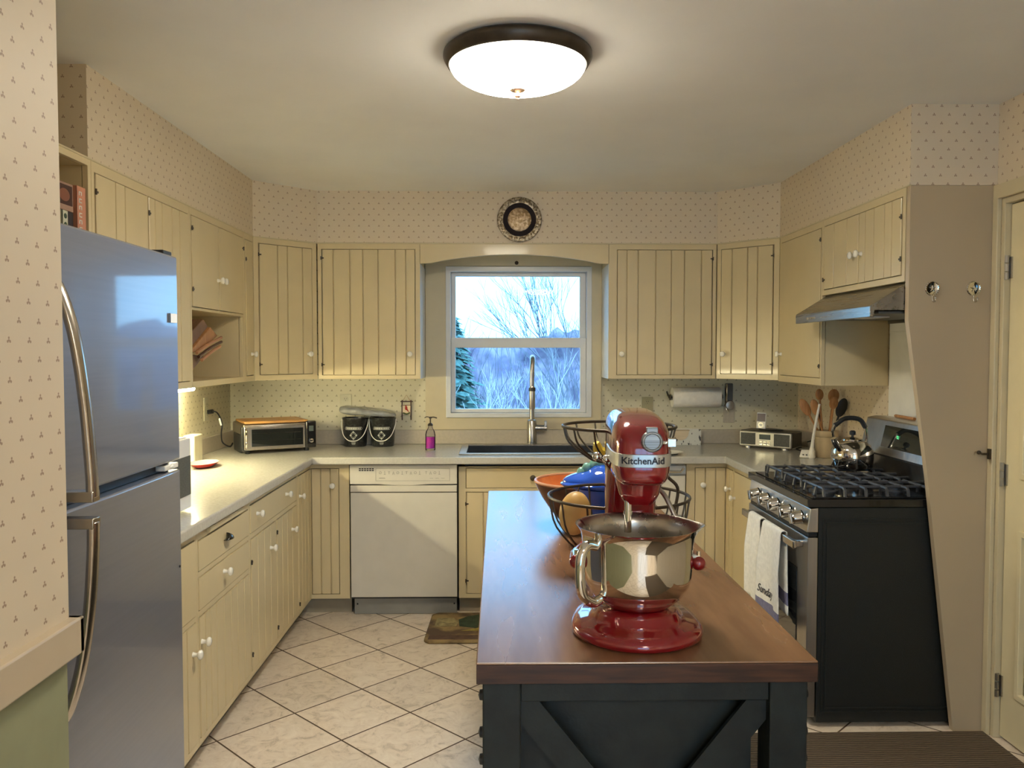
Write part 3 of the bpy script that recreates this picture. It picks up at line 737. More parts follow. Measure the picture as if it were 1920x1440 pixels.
# ------------------------------------------------------------------ dishwasher
dw = thing('dishwasher', 'white built-in dishwasher with grey kick plate between cream base cabinets', 'dishwasher', (-.5325, 4.60, 0))
do = (.5325, -4.60, 0)
bm = NB(); box(bm, -.832, -.232, 4.60, 5.15, .10, .868); obj('tub', bm, M['dark'], dw, loc=do)
bm = NB(); box(bm, -.832, -.233, 4.582, 4.62, .112, .708); obj('door_panel', bm, M['white'], dw, loc=do, bev=.003, smooth=False)
bm = NB(); box(bm, -.832, -.233, 4.574, 4.62, .713, .750); obj('door_trim', bm, M['white'], dw, loc=do, bev=.003, smooth=False)
bm = NB()
prism(bm, [(-.833, .866), (-.833, .758)] + [(-.533 + .30*t, .757 - .007*max(0, 1-(t/.45)**2)) for t in [-.9+.1*i for i in range(19)]] + [(-.232, .758), (-.232, .866)], 4.572, 4.62, 'y')
cp = obj('control_panel', bm, M['white'], dw, loc=do, bev=.002, smooth=False)
bm = NB()
for r_ in range(2):
    for k in range(6): box(bm, -.782+k*.0145, -.771+k*.0145, 4.5705, 4.573, .832+r_*.010, .838+r_*.010)
obj('vent', bm, M['black'], cp)
bm = NB(); gridplate(bm, [-.688, -.6865, -.2735, -.272], [.776, .7775, .8455, .847], lambda u, v: not (-.6865 < u < -.2735 and .7775 < v < .8455), 4.5712, 4.573, 'y'); obj('label_outline', bm, M['greyink'], cp)
bm = NB(); rr = random.Random(3)
for k in range(14):
    x = -.662+k*.0245+(.012 if k > 9 else 0)
    t = k % 4
    if t == 0: lathe(bm, [(.0055, 0), (.0075, 0), (.0075, -.001), (.0055, -.001)], (x, 4.5716, .822), 'y', 12, closed=True)
    elif t == 1: box(bm, x-.001, x+.001, 4.5706, 4.573, .812, .832); box(bm, x-.005, x+.006, 4.5706, 4.573, .812, .8135)
    elif t == 2: box(bm, x-.006, x+.006, 4.5706, 4.573, .828, .8295); box(bm, x-.001, x+.001, 4.5706, 4.573, .815, .829)
    else: tube(bm, [(x-.005, 4.572, .812), (x, 4.572, .829), (x+.005, 4.572, .812)], .0009, 4)
box(bm, -.668, -.636, 4.5706, 4.573, .7900, .7935)
for k in range(3): box(bm, -.385+k*.032, -.366+k*.032, 4.5706, 4.573, .790, .7915)
tag(obj('control_marks', bm, M['greyink'], cp), 'faded grey printed control markings')
bm = NB(); box(bm, -.822, -.238, 4.63, 4.70, .002, .108); kp = obj('kick_plate', bm, mat('grey_kick_metal', (.30, .29, .26), .45, .3), dw, loc=do, bev=.002, smooth=False)
for x in (-.805, -.252):
    bm = NB(); lathe(bm, [(0, 0), (.005, 0), (.004, -.003), (0, -.003)], (x, 4.63, .06), 'y', 10); obj('screw', bm, M['dark'], kp)
# trash compactor
tc_ = thing('trash_compactor', 'white trash compactor with chrome handle strip right of the sink cabinet', 'compactor', (.875, 4.60, 0))
to = (-.875, -4.60, 0)
bm = NB(); box(bm, .684, 1.064, 4.60, 5.15, .10, .862); obj('housing', bm, M['white'], tc_, loc=to, smooth=False)
bm = NB(); box(bm, .688, 1.060, 4.578, 4.60, .575, .800); obj('drawer_front', bm, M['white'], tc_, loc=to, bev=.003, smooth=False)
bm = NB(); box(bm, .688, 1.060, 4.578, 4.60, .12, .560); obj('lower_panel', bm, M['white'], tc_, loc=to, bev=.003, smooth=False)
bm = NB(); box(bm, .686, 1.062, 4.575, 4.60, .808, .858); pn = obj('handle_panel', bm, M['silver'], tc_, loc=to, bev=.002, smooth=False)
bm = NB(); tube(bm, [(.70, 4.560, .825), (1.03, 4.560, .825), (1.045, 4.565, .845)], .006, 8); obj('handle', bm, M['chrome'], pn)
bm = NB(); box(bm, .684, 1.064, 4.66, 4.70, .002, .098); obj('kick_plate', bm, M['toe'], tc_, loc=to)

# ------------------------------------------------------------------ range
rg = thing('gas_range', 'stainless front gas range with black side and cast iron grates', 'range', (1.56, 3.56, 0))
ro = (-1.56, -3.56, 0)
RY0, RY1 = 3.185, 3.945
bm = NB(); box(bm, 1.268, 1.895, RY0, RY1, .02, .884); body = obj('side_body', bm, M['bside'], rg, loc=ro, bev=.003, smooth=False)
bm = NB()
for (a, b, c, d) in ((1.285, 1.86, .06, .84), (1.30, 1.845, .075, .825)):
    gridplate(bm, [a, a+.006, b-.006, b], [c, c+.006, d-.006, d], lambda u, v: not (a+.006 < u < b-.006 and c+.006 < v < d-.006), RY0-.003, RY0+.001, 'y')
obj('side_embossing', bm, M['bside'], body, bev=.001, smooth=False)
bm = NB(); box(bm, 1.226, 1.267, RY0, RY1, .20, .765)
od = obj('oven_door', bm, M['steel'], rg, loc=ro, bev=.004, smooth=False)
bm = NB(); box(bm, 1.223, 1.227, RY0+.11, RY1-.11, .27, .62); obj('window', bm, M['glassdark'], od, bev=.001)
bm = NB(); box(bm, 1.233, 1.267, RY0+.005, RY1-.005, .04, .192); obj('warming_drawer', bm, M['steel'], rg, loc=ro, bev=.004, smooth=False)
bm = NB(); box(bm, 1.180, 1.197, RY0+.035, RY1-.035, .712, .744)
for y in (RY0+.06, RY1-.06): box(bm, 1.190, 1.228, y-.012, y+.012, .716, .740)
obj('oven_handle', bm, M['handle'], od, bev=.004)
bm = NB(); prism(bm, [(1.222, .785), (1.236, .880), (1.267, .884), (1.267, .785)], RY0, RY1, 'y')
kp = obj('knob_panel', bm, M['steel'], rg, loc=ro, bev=.003, smooth=False)
bm = NB(); box(bm, 1.232, 1.267, RY0+.01, RY1-.01, .767, .784); obj('vent_gap', bm, M['black'], rg, loc=ro)
for y in (3.800, 3.665, 3.535, 3.385, 3.255):
    bm = NB(); lathe(bm, [(0, 0), (.029, 0), (.029, -.006), (.026, -.010), (.025, -.038), (.021, -.045), (0, -.046)], (0, 0, 0), 'x', 24)
    box(bm, -.054, -.040, -.005, .005, -.021, .021)
    bm.transform(Matrix.Translation((1.229, y, .834)) @ Matrix.Rotation(-.13, 4, 'Y')); obj('knob', bm, M['chrome'], kp, bev=.001)
bm = NB(); box(bm, 1.222, 1.845, RY0-.003, RY1+.003, .886, .916); box(bm, 1.25, 1.83, RY0+.02, RY1-.02, .9165, .920)
ctp = obj('cooktop', bm, M['gloss'], rg, loc=ro, bev=.008, seg=3, smooth=False)
for bx, by, br in ((1.36, 3.37, .045), (1.36, 3.76, .05), (1.66, 3.37, .038), (1.66, 3.76, .04), (1.51, 3.565, .045)):
    bm = NB(); lathe(bm, [(0, 0), (br*1.3, 0), (br*1.3, .006), (br, .010), (br, .018), (br*.9, .021), (0, .021)], (bx, by, .9195), 'z', 24); obj('burner', bm, M['grate'], ctp)
def grate(y0, y1, nm='grate'):
    bm = NB(); zt = .953; t = .0068
    ym = (y0+y1)/2
    for x in (1.30, 1.385, 1.47, 1.555, 1.64, 1.725, 1.80):
        tube(bm, [(x, y0, .922), (x, y0+.004, zt-.004), (x, y0+.012, zt), (x, y1-.012, zt), (x, y1-.004, zt-.004), (x, y1, .922)], t, 6)
    for y in (ym-.055, ym+.055): tube(bm, [(1.285, y, .922), (1.29, y, zt-.002), (1.30, y, zt), (1.80, y, zt), (1.81, y, .93)], t*.9, 6)
    return obj(nm, bm, M['grate'], ctp)
grate(RY0+.03, RY0+.255); grate(RY0+.268, RY0+.492); grate(RY0+.505, RY0+.73)
# backguard
bm = NB(); prism(bm, [(1.845, .90), (1.79, .945), (1.765, 1.03), (1.800, 1.185), (1.84, 1.192), (1.90, 1.19), (1.90, .90)], RY0+.005, RY1-.005, 'y')
bgd = obj('backguard', bm, M['steel'], rg, loc=ro, bev=.004, smooth=False)
bm = NB(); box(bm, -.001, .002, 3.30, 3.74, .035, .135)
bm.transform(Matrix.Translation((1.7655, 0, 1.03)) @ Matrix.Rotation(.222, 4, 'Y')); disp = obj('display', bm, M['glassdark'], bgd)
bm = NB(); box(bm, 1.764, 1.7665, RY0+.01, RY1-.01, 1.022, 1.030); obj('display_groove', bm, M['black'], bgd)
text_mesh('clock_digits', '12:30'[:2], .020, M['green_led'], bgd, (1.7815, 3.60, 1.118), (PI/2, 0, -PI/2), .0003)
bm = NB(); tube(bm, [(1.87, 3.80, 1.20), (1.868, 3.62, 1.199)], .0075, 8); tag(obj('kitchen_utensil_stick', bm, M['spoon']), 'wooden stick lying on top of the range backguard', 'stick')

# kettle
kt = thing('kettle', 'shiny chrome tea kettle with arched black and chrome handle on the range', 'kettle', (1.652, 3.765, .9605))
bm = NB(); lathe(bm, [(0, 0), (.083, 0), (.090, .008), (.094, .05), (.092, .085), (.080, .108), (.060, .122), (.047, .127), (0, .127)], (0, 0, 0), 'z', 36); obj('body', bm, M['chrome'], kt, ang=50)
bm = NB(); lathe(bm, [(0, 0), (.046, 0), (.044, .007), (.025, .014), (.008, .017), (.0, .018)], (0, 0, .127), 'z', 28); lid = obj('lid', bm, M['chrome'], kt)
bm = NB(); lathe(bm, [(0, 0), (.006, 0), (.006, .008), (.014, .012), (.014, .026), (.008, .031), (0, .031)], (0, 0, .143), 'z', 16); obj('knob', bm, M['dark'], lid)
bm = NB(); tube(bm, bez([(-.062, 0, .105), (-.092, 0, .150), (-.085, 0, .200), (-.035, 0, .232), (.03, 0, .228), (.062, 0, .185), (.068, 0, .115)], 36), .0065, 10); obj('handle', bm, M['chrome'], kt)
bm = NB(); tube(bm, bez([(-.085, 0, .197), (-.035, 0, .230), (.03, 0, .226), (.06, 0, .188)], 20), .011, 12); tag(obj('handle_grip', bm, M['dark'], kt), 'black plastic handle grip')
bm = NB(); tube(bm, bez([(-.055, -.03, .075), (-.10, -.055, .115), (-.115, -.062, .145)], 10), [.020]*4+[.013]*7 if False else .014, 12); obj('spout', bm, M['chrome'], kt)

# range hood
hd = thing('range_hood', 'stainless under-cabinet range hood above the gas range', 'range hood', (1.70, 3.575, 1.635))
ho = (-1.70, -3.575, -1.635)
HY0, HY1 = 3.172, 3.968
bm = NB(); prism(bm, [(1.452, 1.637), (1.452, 1.680), (1.602, 1.773), (1.915, 1.773), (1.915, 1.637), (1.905, 1.637), (1.905, 1.664), (1.47, 1.664), (1.47, 1.637)], HY0, HY1, 'y')
obj('shell', bm, mat('brushed_dark_steel', (.33, .315, .29), .28, 1., var=.05, scale=60, stretch=(1, .03, 1)), hd, loc=ho, bev=.002, smooth=False)
bm = NB(); box(bm, 1.50, 1.89, HY0+.03, HY1-.03, 1.652, 1.660); obj('filter', bm, M['grey'], hd, loc=ho)
bm = NB()
for k in range(5): box(bm, 1.4508, 1.4525, 3.72+k*.022, 3.735+k*.022, 1.652, 1.662)
obj('buttons', bm, M['chrome'], hd, loc=ho)
bm = NB(); box(bm, 1.58, 1.66, 3.44, 3.60, 1.646, 1.651); obj('lamp_lens', bm, M['bright'], hd, loc=ho)
# strip lamp under the left wall cabinets
ul = thing('under_cabinet_lamp', 'white strip lamp under the left wall cabinets lighting the countertop', 'lamp', (-1.60, 3.86, 1.3205))
bm = NB(); box(bm, -.03, .03, -.46, .46, .0, .019); obj('housing', bm, M['bright'], ul, bev=.003)
bm = NB(); cyl(bm, (0, -.44, -.012), (0, .44, -.012), .0115, seg=14); obj('tube', bm, M['strip'], ul)

# ------------------------------------------------------------------ ceiling lamp and added fill lamp
def ceiling_lamp(x, y, label, rr=.2345, glow='glow'):
    r = thing('ceiling_lamp', label, 'ceiling lamp', (x, y, CH))
    bm = NB(); lathe(bm, [(.0, 0), (rr-.012, 0), (rr, -.010), (rr+.001, -.022), (rr-.010, -.043), (rr-.016, -.047), (rr-.022, -.043), (rr-.022, -.02), (0, -.02)], (0, 0, -.0005), 'z', 64); obj('rim', bm, M['bronze'], r, ang=50)
    bm = NB(); R = rr-.018
    lathe(bm, [(R, -.042)] + [(R*math.cos(a), -.042-.080*math.sin(a)) for a in [PI/2*i/10 for i in range(1, 10)]] + [(0, -.122)], (0, 0, 0), 'z', 64)
    obj('glass_bowl', bm, M[glow], r)
    bm = NB(); lathe(bm, [(0, 0), (.028, -.0), (.020, -.006), (.007, -.010), (.011, -.016), (.011, -.022), (.005, -.027), (.004, -.031), (0, -.033)], (0, 0, -.119), 'z', 24); obj('finial', bm, mat('brushed_nickel_finial', (.62, .45, .33), .3, .8), r)
ceiling_lamp(.0625, 2.62, 'round flush ceiling lamp with dark bronze rim and glowing white bowl')
ceiling_lamp(.60, -1.45, 'added unseen fill lamp, round and flush, behind the camera near the rear window', .2345, 'glow_fill')  # unseen lamp, added to brighten faces turned toward the camera

# ------------------------------------------------------------------ island
IX0, IX1, IY0, IY1, IZ = -.043, .622, 1.553, 3.51, .900
isl = thing('kitchen_island', 'long dark cherry wood topped kitchen island with black base', 'kitchen island', ((IX0+IX1)/2, 2.53, 0))
io = (-(IX0+IX1)/2, -2.53, 0)
bm = NB(); box(bm, IX0, IX1, IY0, IY1, .8955, IZ); obj('tabletop', bm, M['island'], isl, loc=io, bev=.0025, seg=2, smooth=False)
bm = NB(); box(bm, IX0+.0005, IX1-.0005, IY0+.0005, IY1-.0005, .858, .8953); obj('edge_band', bm, mat('dark_stained_edge', (.030, .012, .007), .4, col2=(.070, .026, .012), scale=5, stretch=(2, .5, 20)), isl, loc=io, bev=.001, seg=3, smooth=False)
LT = .075
legs = [(IX0+.012, IY0+.02), (IX1-.012-LT, IY0+.02), (IX0+.012, IY1-.02-LT), (IX1-.012-LT, IY1-.02-LT)]
for (lx, ly) in legs:
    bm = NB(); box(bm, lx, lx+LT, ly, ly+LT, .002, .857); lg = obj('leg', bm, M['islandb'], isl, loc=io, bev=.003, smooth=False)
    s = -1 if lx < .2 else 1
    for zz in (.82, .745, .69):
        bm = NB(); xo = lx if s < 0 else lx+LT; lathe(bm, [(0, 0), (.011, 0), (.010, s*.006), (0, s*.009)], (xo, ly+LT*.3, zz), 'x', 12); obj('bolt', bm, M['black'], lg)
yA, yB = IY0+.03, IY1-.03
bm = NB(); box(bm, legs[0][0]+LT, legs[1][0], yA-.004, yA+.026, .812, .857); obj('apron', bm, M['islandb'], isl, loc=io, bev=.002, smooth=False)
bm = NB(); box(bm, legs[0][0]+LT, legs[1][0], yB-.03, yB, .812, .857); obj('apron', bm, M['islandb'], isl, loc=io, bev=.002, smooth=False)
for lx in (legs[0][0]+.015, legs[1][0]+LT-.045):
    bm = NB(); box(bm, lx, lx+.03, IY0+.02+LT, IY1-.02-LT, .80, .857); obj('side_rail', bm, M['islandb'], isl, loc=io, bev=.002, smooth=False)
# cross braces on the end frame, recessed panel behind
xa, xb = legs[0][0]+LT, legs[1][0]
for s in (0, 1):
    bm = NB()
    a, b = ((xa, .812), (xb, .20)) if s == 0 else ((xb, .812), (xa, .20))
    d = Vector((b[0]-a[0], b[1]-a[1])).normalized(); n_ = Vector((-d.y, d.x))*.028
    prism(bm, [(a[0]+n_.x, a[1]+n_.y), (a[0]-n_.x, a[1]-n_.y), (b[0]-n_.x, b[1]-n_.y), (b[0]+n_.x, b[1]+n_.y)], yA+.0+.011*s, yA+.010+.011*s, 'y')
    bmesh.ops.bisect_plane(bm, geom=bm.verts[:]+bm.edges[:]+bm.faces[:], plane_co=(xa+.0005, 0, 0), plane_no=(-1, 0, 0), clear_outer=True)
    bmesh.ops.bisect_plane(bm, geom=bm.verts[:]+bm.edges[:]+bm.faces[:], plane_co=(xb-.0005, 0, 0), plane_no=(1, 0, 0), clear_outer=True)
    bmesh.ops.bisect_plane(bm, geom=bm.verts[:]+bm.edges[:]+bm.faces[:], plane_co=(0, 0, .811), plane_no=(0, 0, 1), clear_outer=True)
    bmesh.ops.holes_fill(bm, edges=bm.edges[:])
    obj('brace', bm, M['islandb'], isl, loc=io, smooth=False)
bm = NB(); box(bm, xa+.002, xb-.018, yA+.05, yA+.064, .10, .811); obj('end_panel', bm, M['islandb'], isl, loc=io, smooth=False)
bm = NB(); box(bm, xa, xb, IY0+.10, IY1-.10, .11, .13); box(bm, xa, xb, IY0+.10, IY1-.10, .45, .47); obj('shelf', bm, M['islandb'], isl, loc=io, bev=.002, smooth=False)
bm = NB(); box(bm, xa, xb, yA+.1, yB-.10, .14, .44); box(bm, xa+.02, xb-.05, yA+.1, yB-.1, .48, .80); obj('storage_bin', bm, M['black'], isl, loc=io, bev=.01)

# ------------------------------------------------------------------ stand mixer
mx = thing('stand_mixer', 'candy red bowl-lift stand mixer with polished steel bowl on the island', 'mixer', (.297, 1.725, IZ+.0005), math.radians(-4))
bm = NB()
prof = [(0, 0), (.132, 0), (.1385, .005), (.139, .014), (.134, .022), (.120, .029), (.104, .033), (.092, .040), (.086, .050), (.080, .056), (0, .058)]
lathe(bm, prof, (0, 0, 0), 'z', 64)
for v in bm.verts:
    if v.co.y > 0: v.co.y *= 1.75 if True else 1
obj('base', bm, M['red'], mx, ang=60)
# column as stacked superellipse rings
bm = NB(); st = [(.045, .085, .075, .175), (.06, .068, .060, .180), (.10, .060, .050, .185), (.16, .058, .048, .185), (.24, .058, .050, .180), (.29, .060, .060, .170), (.34, .060, .085, .140), (.37, .059, .095, .130)]
rings = []
for z, a, b, yc in st:
    rings.append([bm.verts.new((a*math.copysign(abs(math.cos(t))**.55, math.cos(t)), yc + b*math.copysign(abs(math.sin(t))**.55, math.sin(t)), z)) for t in [2*PI*k/32 for k in range(32)]])
for A, B in zip(rings, rings[1:]):
    for k in range(32): bm.faces.new((A[k], A[(k+1) % 32], B[(k+1) % 32], B[k]))
bm.faces.new(rings[0][::-1]); bm.faces.new(rings[-1])
obj('column', bm, M['red'], mx, ang=50)
HA, HB, HC, HYc, HZ, E1, E2 = .0610, .195, .081, .058, .392, .56, .46
bm = NB(); ell(bm, (0, HYc, HZ), HA, HB, HC, 64, 32, E1, E2)
for v in bm.verts:            # chin narrows, tail rises
    t = (v.co.y-HYc)/HB
    if v.co.z < HZ-.001:
        q = min(.995, (HZ-v.co.z)/HC); s1 = max(.05, (1-q**(2/E1))**(E1/2)); s2 = (1-q**6)**(1/6)
        k_ = min(2.2, s2/s1); v.co.x *= k_*(1-.10*q*q); v.co.y = HYc+(v.co.y-HYc)*min(k_, 1.6); v.co.z = HZ-q*.064
    if t < -.2: v.co.z += -.010*(-t-.2)*(1 if v.co.z > HZ else .2)
head = obj('motor_head', bm, M['red'], mx, ang=60)
def hs(z): return (1-min(1, abs((z-HZ)/HC))**(2/E1))**(E1/2)
def yfront(x, z):
    s = hs(z); q = min(.9999, abs(x)/(HA*s)); return HYc - HB*s*(1-q**(2/E2))**(E2/2)
# chrome trim band
bm = NB(); z0b, z1b = .372, .3985
path = []
for k in range(97):
    a = -PI*k/96
    ca, sa = math.cos(a), math.sin(a)
    path.append((math.copysign(abs(ca)**E2, ca), math.copysign(abs(sa)**E2, sa)))
rows = []
for zz, off_ in ((z0b, .0000), (z0b+.001, .0018), (z1b-.001, .0018), (z1b, .0000)):
    s = hs(zz); ra, rb = HA*s+off_, HB*s+off_
    rows.append([bm.verts.new((px*ra, HYc+py*rb, zz)) for px, py in path])
for A, B in zip(rows, rows[1:]):
    for k in range(96): bm.faces.new((A[k], A[k+1], B[k+1], B[k]))
band = obj('trim_band', bm, M['silver'], mx, ang=60); tag(band, 'silver band with lettering')
text_mesh('band_lettering', 'KitchenAid', .0188, M['ink'], band, (0, 0, .3855), (0, 0, 0), .0002, fx=1.0, bold=.0004,
          fn=lambda co: Vector((co.x-.003, yfront(co.x-.003, .385)-.0034-max(0, co.z), co.y)))
# hub, thumb screw, planetary, shaft
bm = NB(); lathe(bm, [(0, 0), (.021, 0), (.021, -.012), (.019, -.015), (.016, -.0155), (.0155, -.013), (0, -.013)], (.014, -.128, .424), 'y', 28); box(bm, .003, .025, -.1415, -.128, .440, .452)
hub = obj('attachment_hub', bm, mat('ribbed_hub_metal', (.30, .32, .33), .5, .9, var=.3, scale=90, stretch=(.05, 1, 3)), mx, bev=.001)
bm = NB(); tube(bm, [(.034, -.136, .422), (.044, -.138, .422)], .004, 8); box(bm, .043, .060, -.146, -.130, .414, .431); obj('thumb_screw', bm, M['chrome'], hub, bev=.002)
bm = NB(); lathe(bm, [(0, 0), (.030, 0), (.036, .008), (.042, .02), (.05, .05), (0, .05)], (0, -.03, .284), 'z', 32); obj('planetary_housing', bm, M['red'], mx)
bm = NB(); cyl(bm, (-.024, -.045, .225), (-.024, -.045, .292), .0075, seg=14); cyl(bm, (-.024, -.045, .262), (-.024, -.045, .27), .0095, seg=14); obj('beater_shaft', bm, M['chrome'], mx)
bm = NB(); tube(bm, [(-.055, .03, .345), (-.072, .02, .366), (-.082, .015, .372)], .004, 8); ell(bm, (-.086, .012, .375), .010); ell(bm, (-.066, .012, .370), .009); obj('speed_lever', bm, M['chrome'], mx)
bm = NB(); tube(bm, bez([(.055, .17, .285), (.075, .15, .272), (.098, .13, .225), (.104, .128, .20)], 14), .0055, 10); ell(bm, (.105, .128, .195), .009); obj('lift_lever', bm, M['steel'], mx)
# arms
for s in (-1, 1):
    bm = NB(); tube(bm, bez([(s*.050, .165, .150), (s*.105, .13, .150), (s*.128, .07, .150), (s*.130, .0, .150)], 24), .0125, 12); ell(bm, (s*.130, -.002, .150), .0155)
    obj('bowl_arm', bm, M['red'], mx)
    bm = NB(); cyl(bm, (s*.130, 0, .160), (s*.130, 0, .176), .0045, seg=10); tube(bm, [(s*.118, 0, .163), (s*.132, 0, .163)], .006, 8); obj('bowl_pin', bm, M['chrome'], mx)
# bowl
def bowl_shell(c, prof, th, seg=72, spout=0):
    bm = NB(); n = len(prof); rows = []
    for r, h in prof: rows.append((r, h))
    for r, h in prof[::-1]: rows.append((max(0, r-th), h+(th if r < .08 else 0)))
    V = []
    for r, h in rows:
        if r < 1e-5: V.append([bm.verts.new((c[0], c[1], c[2]+h))]); continue
        ring = []
        for k in range(seg):
            t = 2*PI*k/seg; dt = (t+PI) % (2*PI) - PI
            f = 1 + (spout*math.exp(-(dt/.22)**2)*max(0, (h-prof[-1][1]*.82)/(prof[-1][1]*.18)) if spout else 0)
            ring.append(bm.verts.new((c[0]+r*f*math.cos(t), c[1]+r*f*math.sin(t), c[2]+h)))
        V.append(ring)
    for ri, (A, B) in enumerate(zip(V, V[1:])):
        for k in range(seg):
            j = (k+1) % seg
            if len(A) == 1: f = bm.faces.new((A[0], B[j], B[k]))
            elif len(B) == 1: f = bm.faces.new((A[k], A[j], B[0]))
            else: f = bm.faces.new((A[k], A[j], B[j], B[k]))
            f.material_index = 1 if ri >= n else 0
    return bm
bm = bowl_shell((0, 0, .058), [(0, 0), (.055, 0), (.072, .006), (.095, .025), (.110, .048), (.1155, .070), (.1165, .10), (.1175, .135), (.119, .152), (.122, .162), (.1285, .171), (.1315, .1745)], .0022, spout=.11)
mb = obj('mixing_bowl', bm, [M['bowl'], M['bowlin']], mx, ang=60)
a = math.radians(218); ux, uy = math.cos(a), math.sin(a)
bm = NB(); tube(bm, bez([(ux*.112, uy*.112, .200), (ux*.140, uy*.140, .205), (ux*.155, uy*.155, .185), (ux*.158, uy*.158, .145), (ux*.150, uy*.150, .105), (ux*.125, uy*.125, .085), (ux*.104, uy*.104, .088)], 40), .0105, 12)
for v in bm.verts: pass
obj('bowl_handle', bm, M['bowl'], mb)

# ------------------------------------------------------------------ wire fruit basket
bk = thing('fruit_basket', 'black two-tier wire fruit basket standing behind the mixer', 'basket', (.327, 2.20, IZ+.0005))
def circ(r, z, n=48, c=(0, 0)): return [(c[0]+r*math.cos(2*PI*k/n), c[1]+r*math.sin(2*PI*k/n), z) for k in range(n)]
def tier(nm, R, zr, zb, rb):
    bm = NB(); tube(bm, circ(R, zr), .0042, 8, closed=True); tube(bm, circ(rb, zb), .0032, 8, closed=True); tube(bm, circ(rb*.4, zb), .0028, 6, closed=True)
    for k in range(14):
        a = 2*PI*k/14+.1; ca, sa = math.cos(a), math.sin(a)
        P = bez([(R*ca, R*sa, zr), (R*.90*ca, R*.90*sa, zr-(zr-zb)*.45), ((rb+.25*(R-rb))*ca, (rb+.25*(R-rb))*sa, zb+(zr-zb)*.1), (rb*ca, rb*sa, zb), (0, 0, zb-.0)], 18)
        tube(bm, P, .0026, 6)
    return obj(nm, bm, M['bronze'], bk)
tier('upper_tier', .152, .399, .305, .06); tier('lower_tier', .190, .209, .030, .07)
bm = NB()
for A_ in (.35, 1.25):
    ca, sa = math.cos(A_), math.sin(A_)
    tube(bm, bez([(.150*ca, .150*sa, .398), (.142*ca, .142*sa, .33), (.150*ca, .150*sa, .26), (.188*ca, .188*sa, .21), (.150*ca, .150*sa, .10), (.08*ca, .08*sa, .033)], 36), .0045, 8)
tube(bm, circ(.10, .008), .0045, 8, closed=True)
for k in range(4): tube(bm, [(.10*math.cos(k*PI/2+.7), .10*math.sin(k*PI/2+.7), .008), (.07*math.cos(k*PI/2+.7), .07*math.sin(k*PI/2+.7), .030)], .004, 6)
obj('frame', bm, M['bronze'], bk)
def fruit(nm, lab, cat, c, r, mt, stem=True, rot=(0, 0, 0)):
    o_ = thing(nm, lab, cat, (c[0], c[1], c[2]))
    bm = NB(); ell(bm, (0, 0, 0), r[0], r[1], r[2], 28, 18)
    if cat == 'apple':
        for v in bm.verts:
            q = math.hypot(v.co.x, v.co.y)/r[0]
            v.co.z *= 1-.32*math.exp(-(q/.35)**2)
    bm.transform(Matrix.Rotation(rot[1], 4, 'Y') @ Matrix.Rotation(rot[0], 4, 'X'))
    obj('flesh', bm, mt, o_)
    if stem:
        bm = NB(); zt = r[2]*(.68 if cat == 'apple' else .97); tube(bm, [(0, 0, zt-.004), (.003, 0, zt+.014)], .0018, 6); bm.transform(Matrix.Rotation(rot[1], 4, 'Y') @ Matrix.Rotation(rot[0], 4, 'X')); obj('stem', bm, M['bowlout'], o_)
fruit('mango', 'large yellow orange mango upright in the lower wire basket', 'mango', (.208, 2.195, 1.063), (.043, .040, .060), M['mango'], rot=(0, .12, 0))
fruit('apple', 'shiny red apple at the bottom of the lower wire basket near the mixer bowl', 'apple', (.240, 2.100, .983), (.036, .036, .033), M['apple'])
fruit('apple', 'red apple behind the mixer column in the lower wire basket', 'apple', (.33, 2.17, .972), (.038, .038, .035), M['apple'])
bm = NB(); P = bez([(.262, 2.17, 1.258), (.275, 2.18, 1.232), (.32, 2.19, 1.226), (.38, 2.20, 1.248)], 20); n_ = len(P); tube(bm, P, [.004+.012*math.sin(PI*(i+.8)/(n_+.6))**.5 for i in range(n_)], 8)
tag(obj('banana', bm, M['banana']), 'yellow banana lying in the upper wire basket', 'banana')

# wooden bowl
wb = thing('wooden_bowl', 'turned dark wooden bowl with orange inside at the far left of the island items', 'bowl', (.290, 2.77, IZ+.0005))
prof = [(0, 0), (.055, 0), (.058, .006), (.075, .02), (.110, .060), (.140, .105), (.158, .140), (.167, .160)]
bm = bowl_shell((0, 0, 0), prof, .009)
obj('bowl_body', bm, [M['bowlout'], M['terra']], wb, ang=50)
bm = NB(); tube(bm, circ(.1625, .160, 56), .0055, 8, closed=True); obj('rim', bm, M['rimw'], wb)

# blue ceramic jar with crest
bj = thing('ceramic_jar', 'cobalt blue ceramic lidded jar with pale teal scalloped crest and pointed beak', 'jar', (.322, 2.49, IZ+.0005))
bm = NB(); lathe(bm, [(0, 0), (.055, 0), (.060, .005), (.068, .05), (.076, .12), (.082, .165), (.090, .185), (.0, .187)], (0, 0, 0), 'z', 40); obj('body', bm, M['blue'], bj, ang=50)
bm = NB(); lathe(bm, [(0, .188), (.092, .188), (.094, .196), (.088, .205), (.0, .206)], (0, 0, 0), 'z', 40, sx=1.05); ell(bm, (.01, 0, .203), .105, .078, .052, 36, 16)
for v in bm.verts:
    if v.co.x < -.04: v.co.x -= (-.04-v.co.x)*.55; v.co.z += (v.co.z-.20)*-.25
lid = obj('lid', bm, M['blue'], bj, ang=50)
bm = NB()
for k in range(9):
    t = k/8; a = PI*(.84-.70*t); ell(bm, (.02+.098*math.cos(a), 0, .198+.062*math.sin(a)), .0155, .012, .019, 12, 8)
tag(obj('crest', bm, M['teal'], lid), 'pale teal scalloped crest')

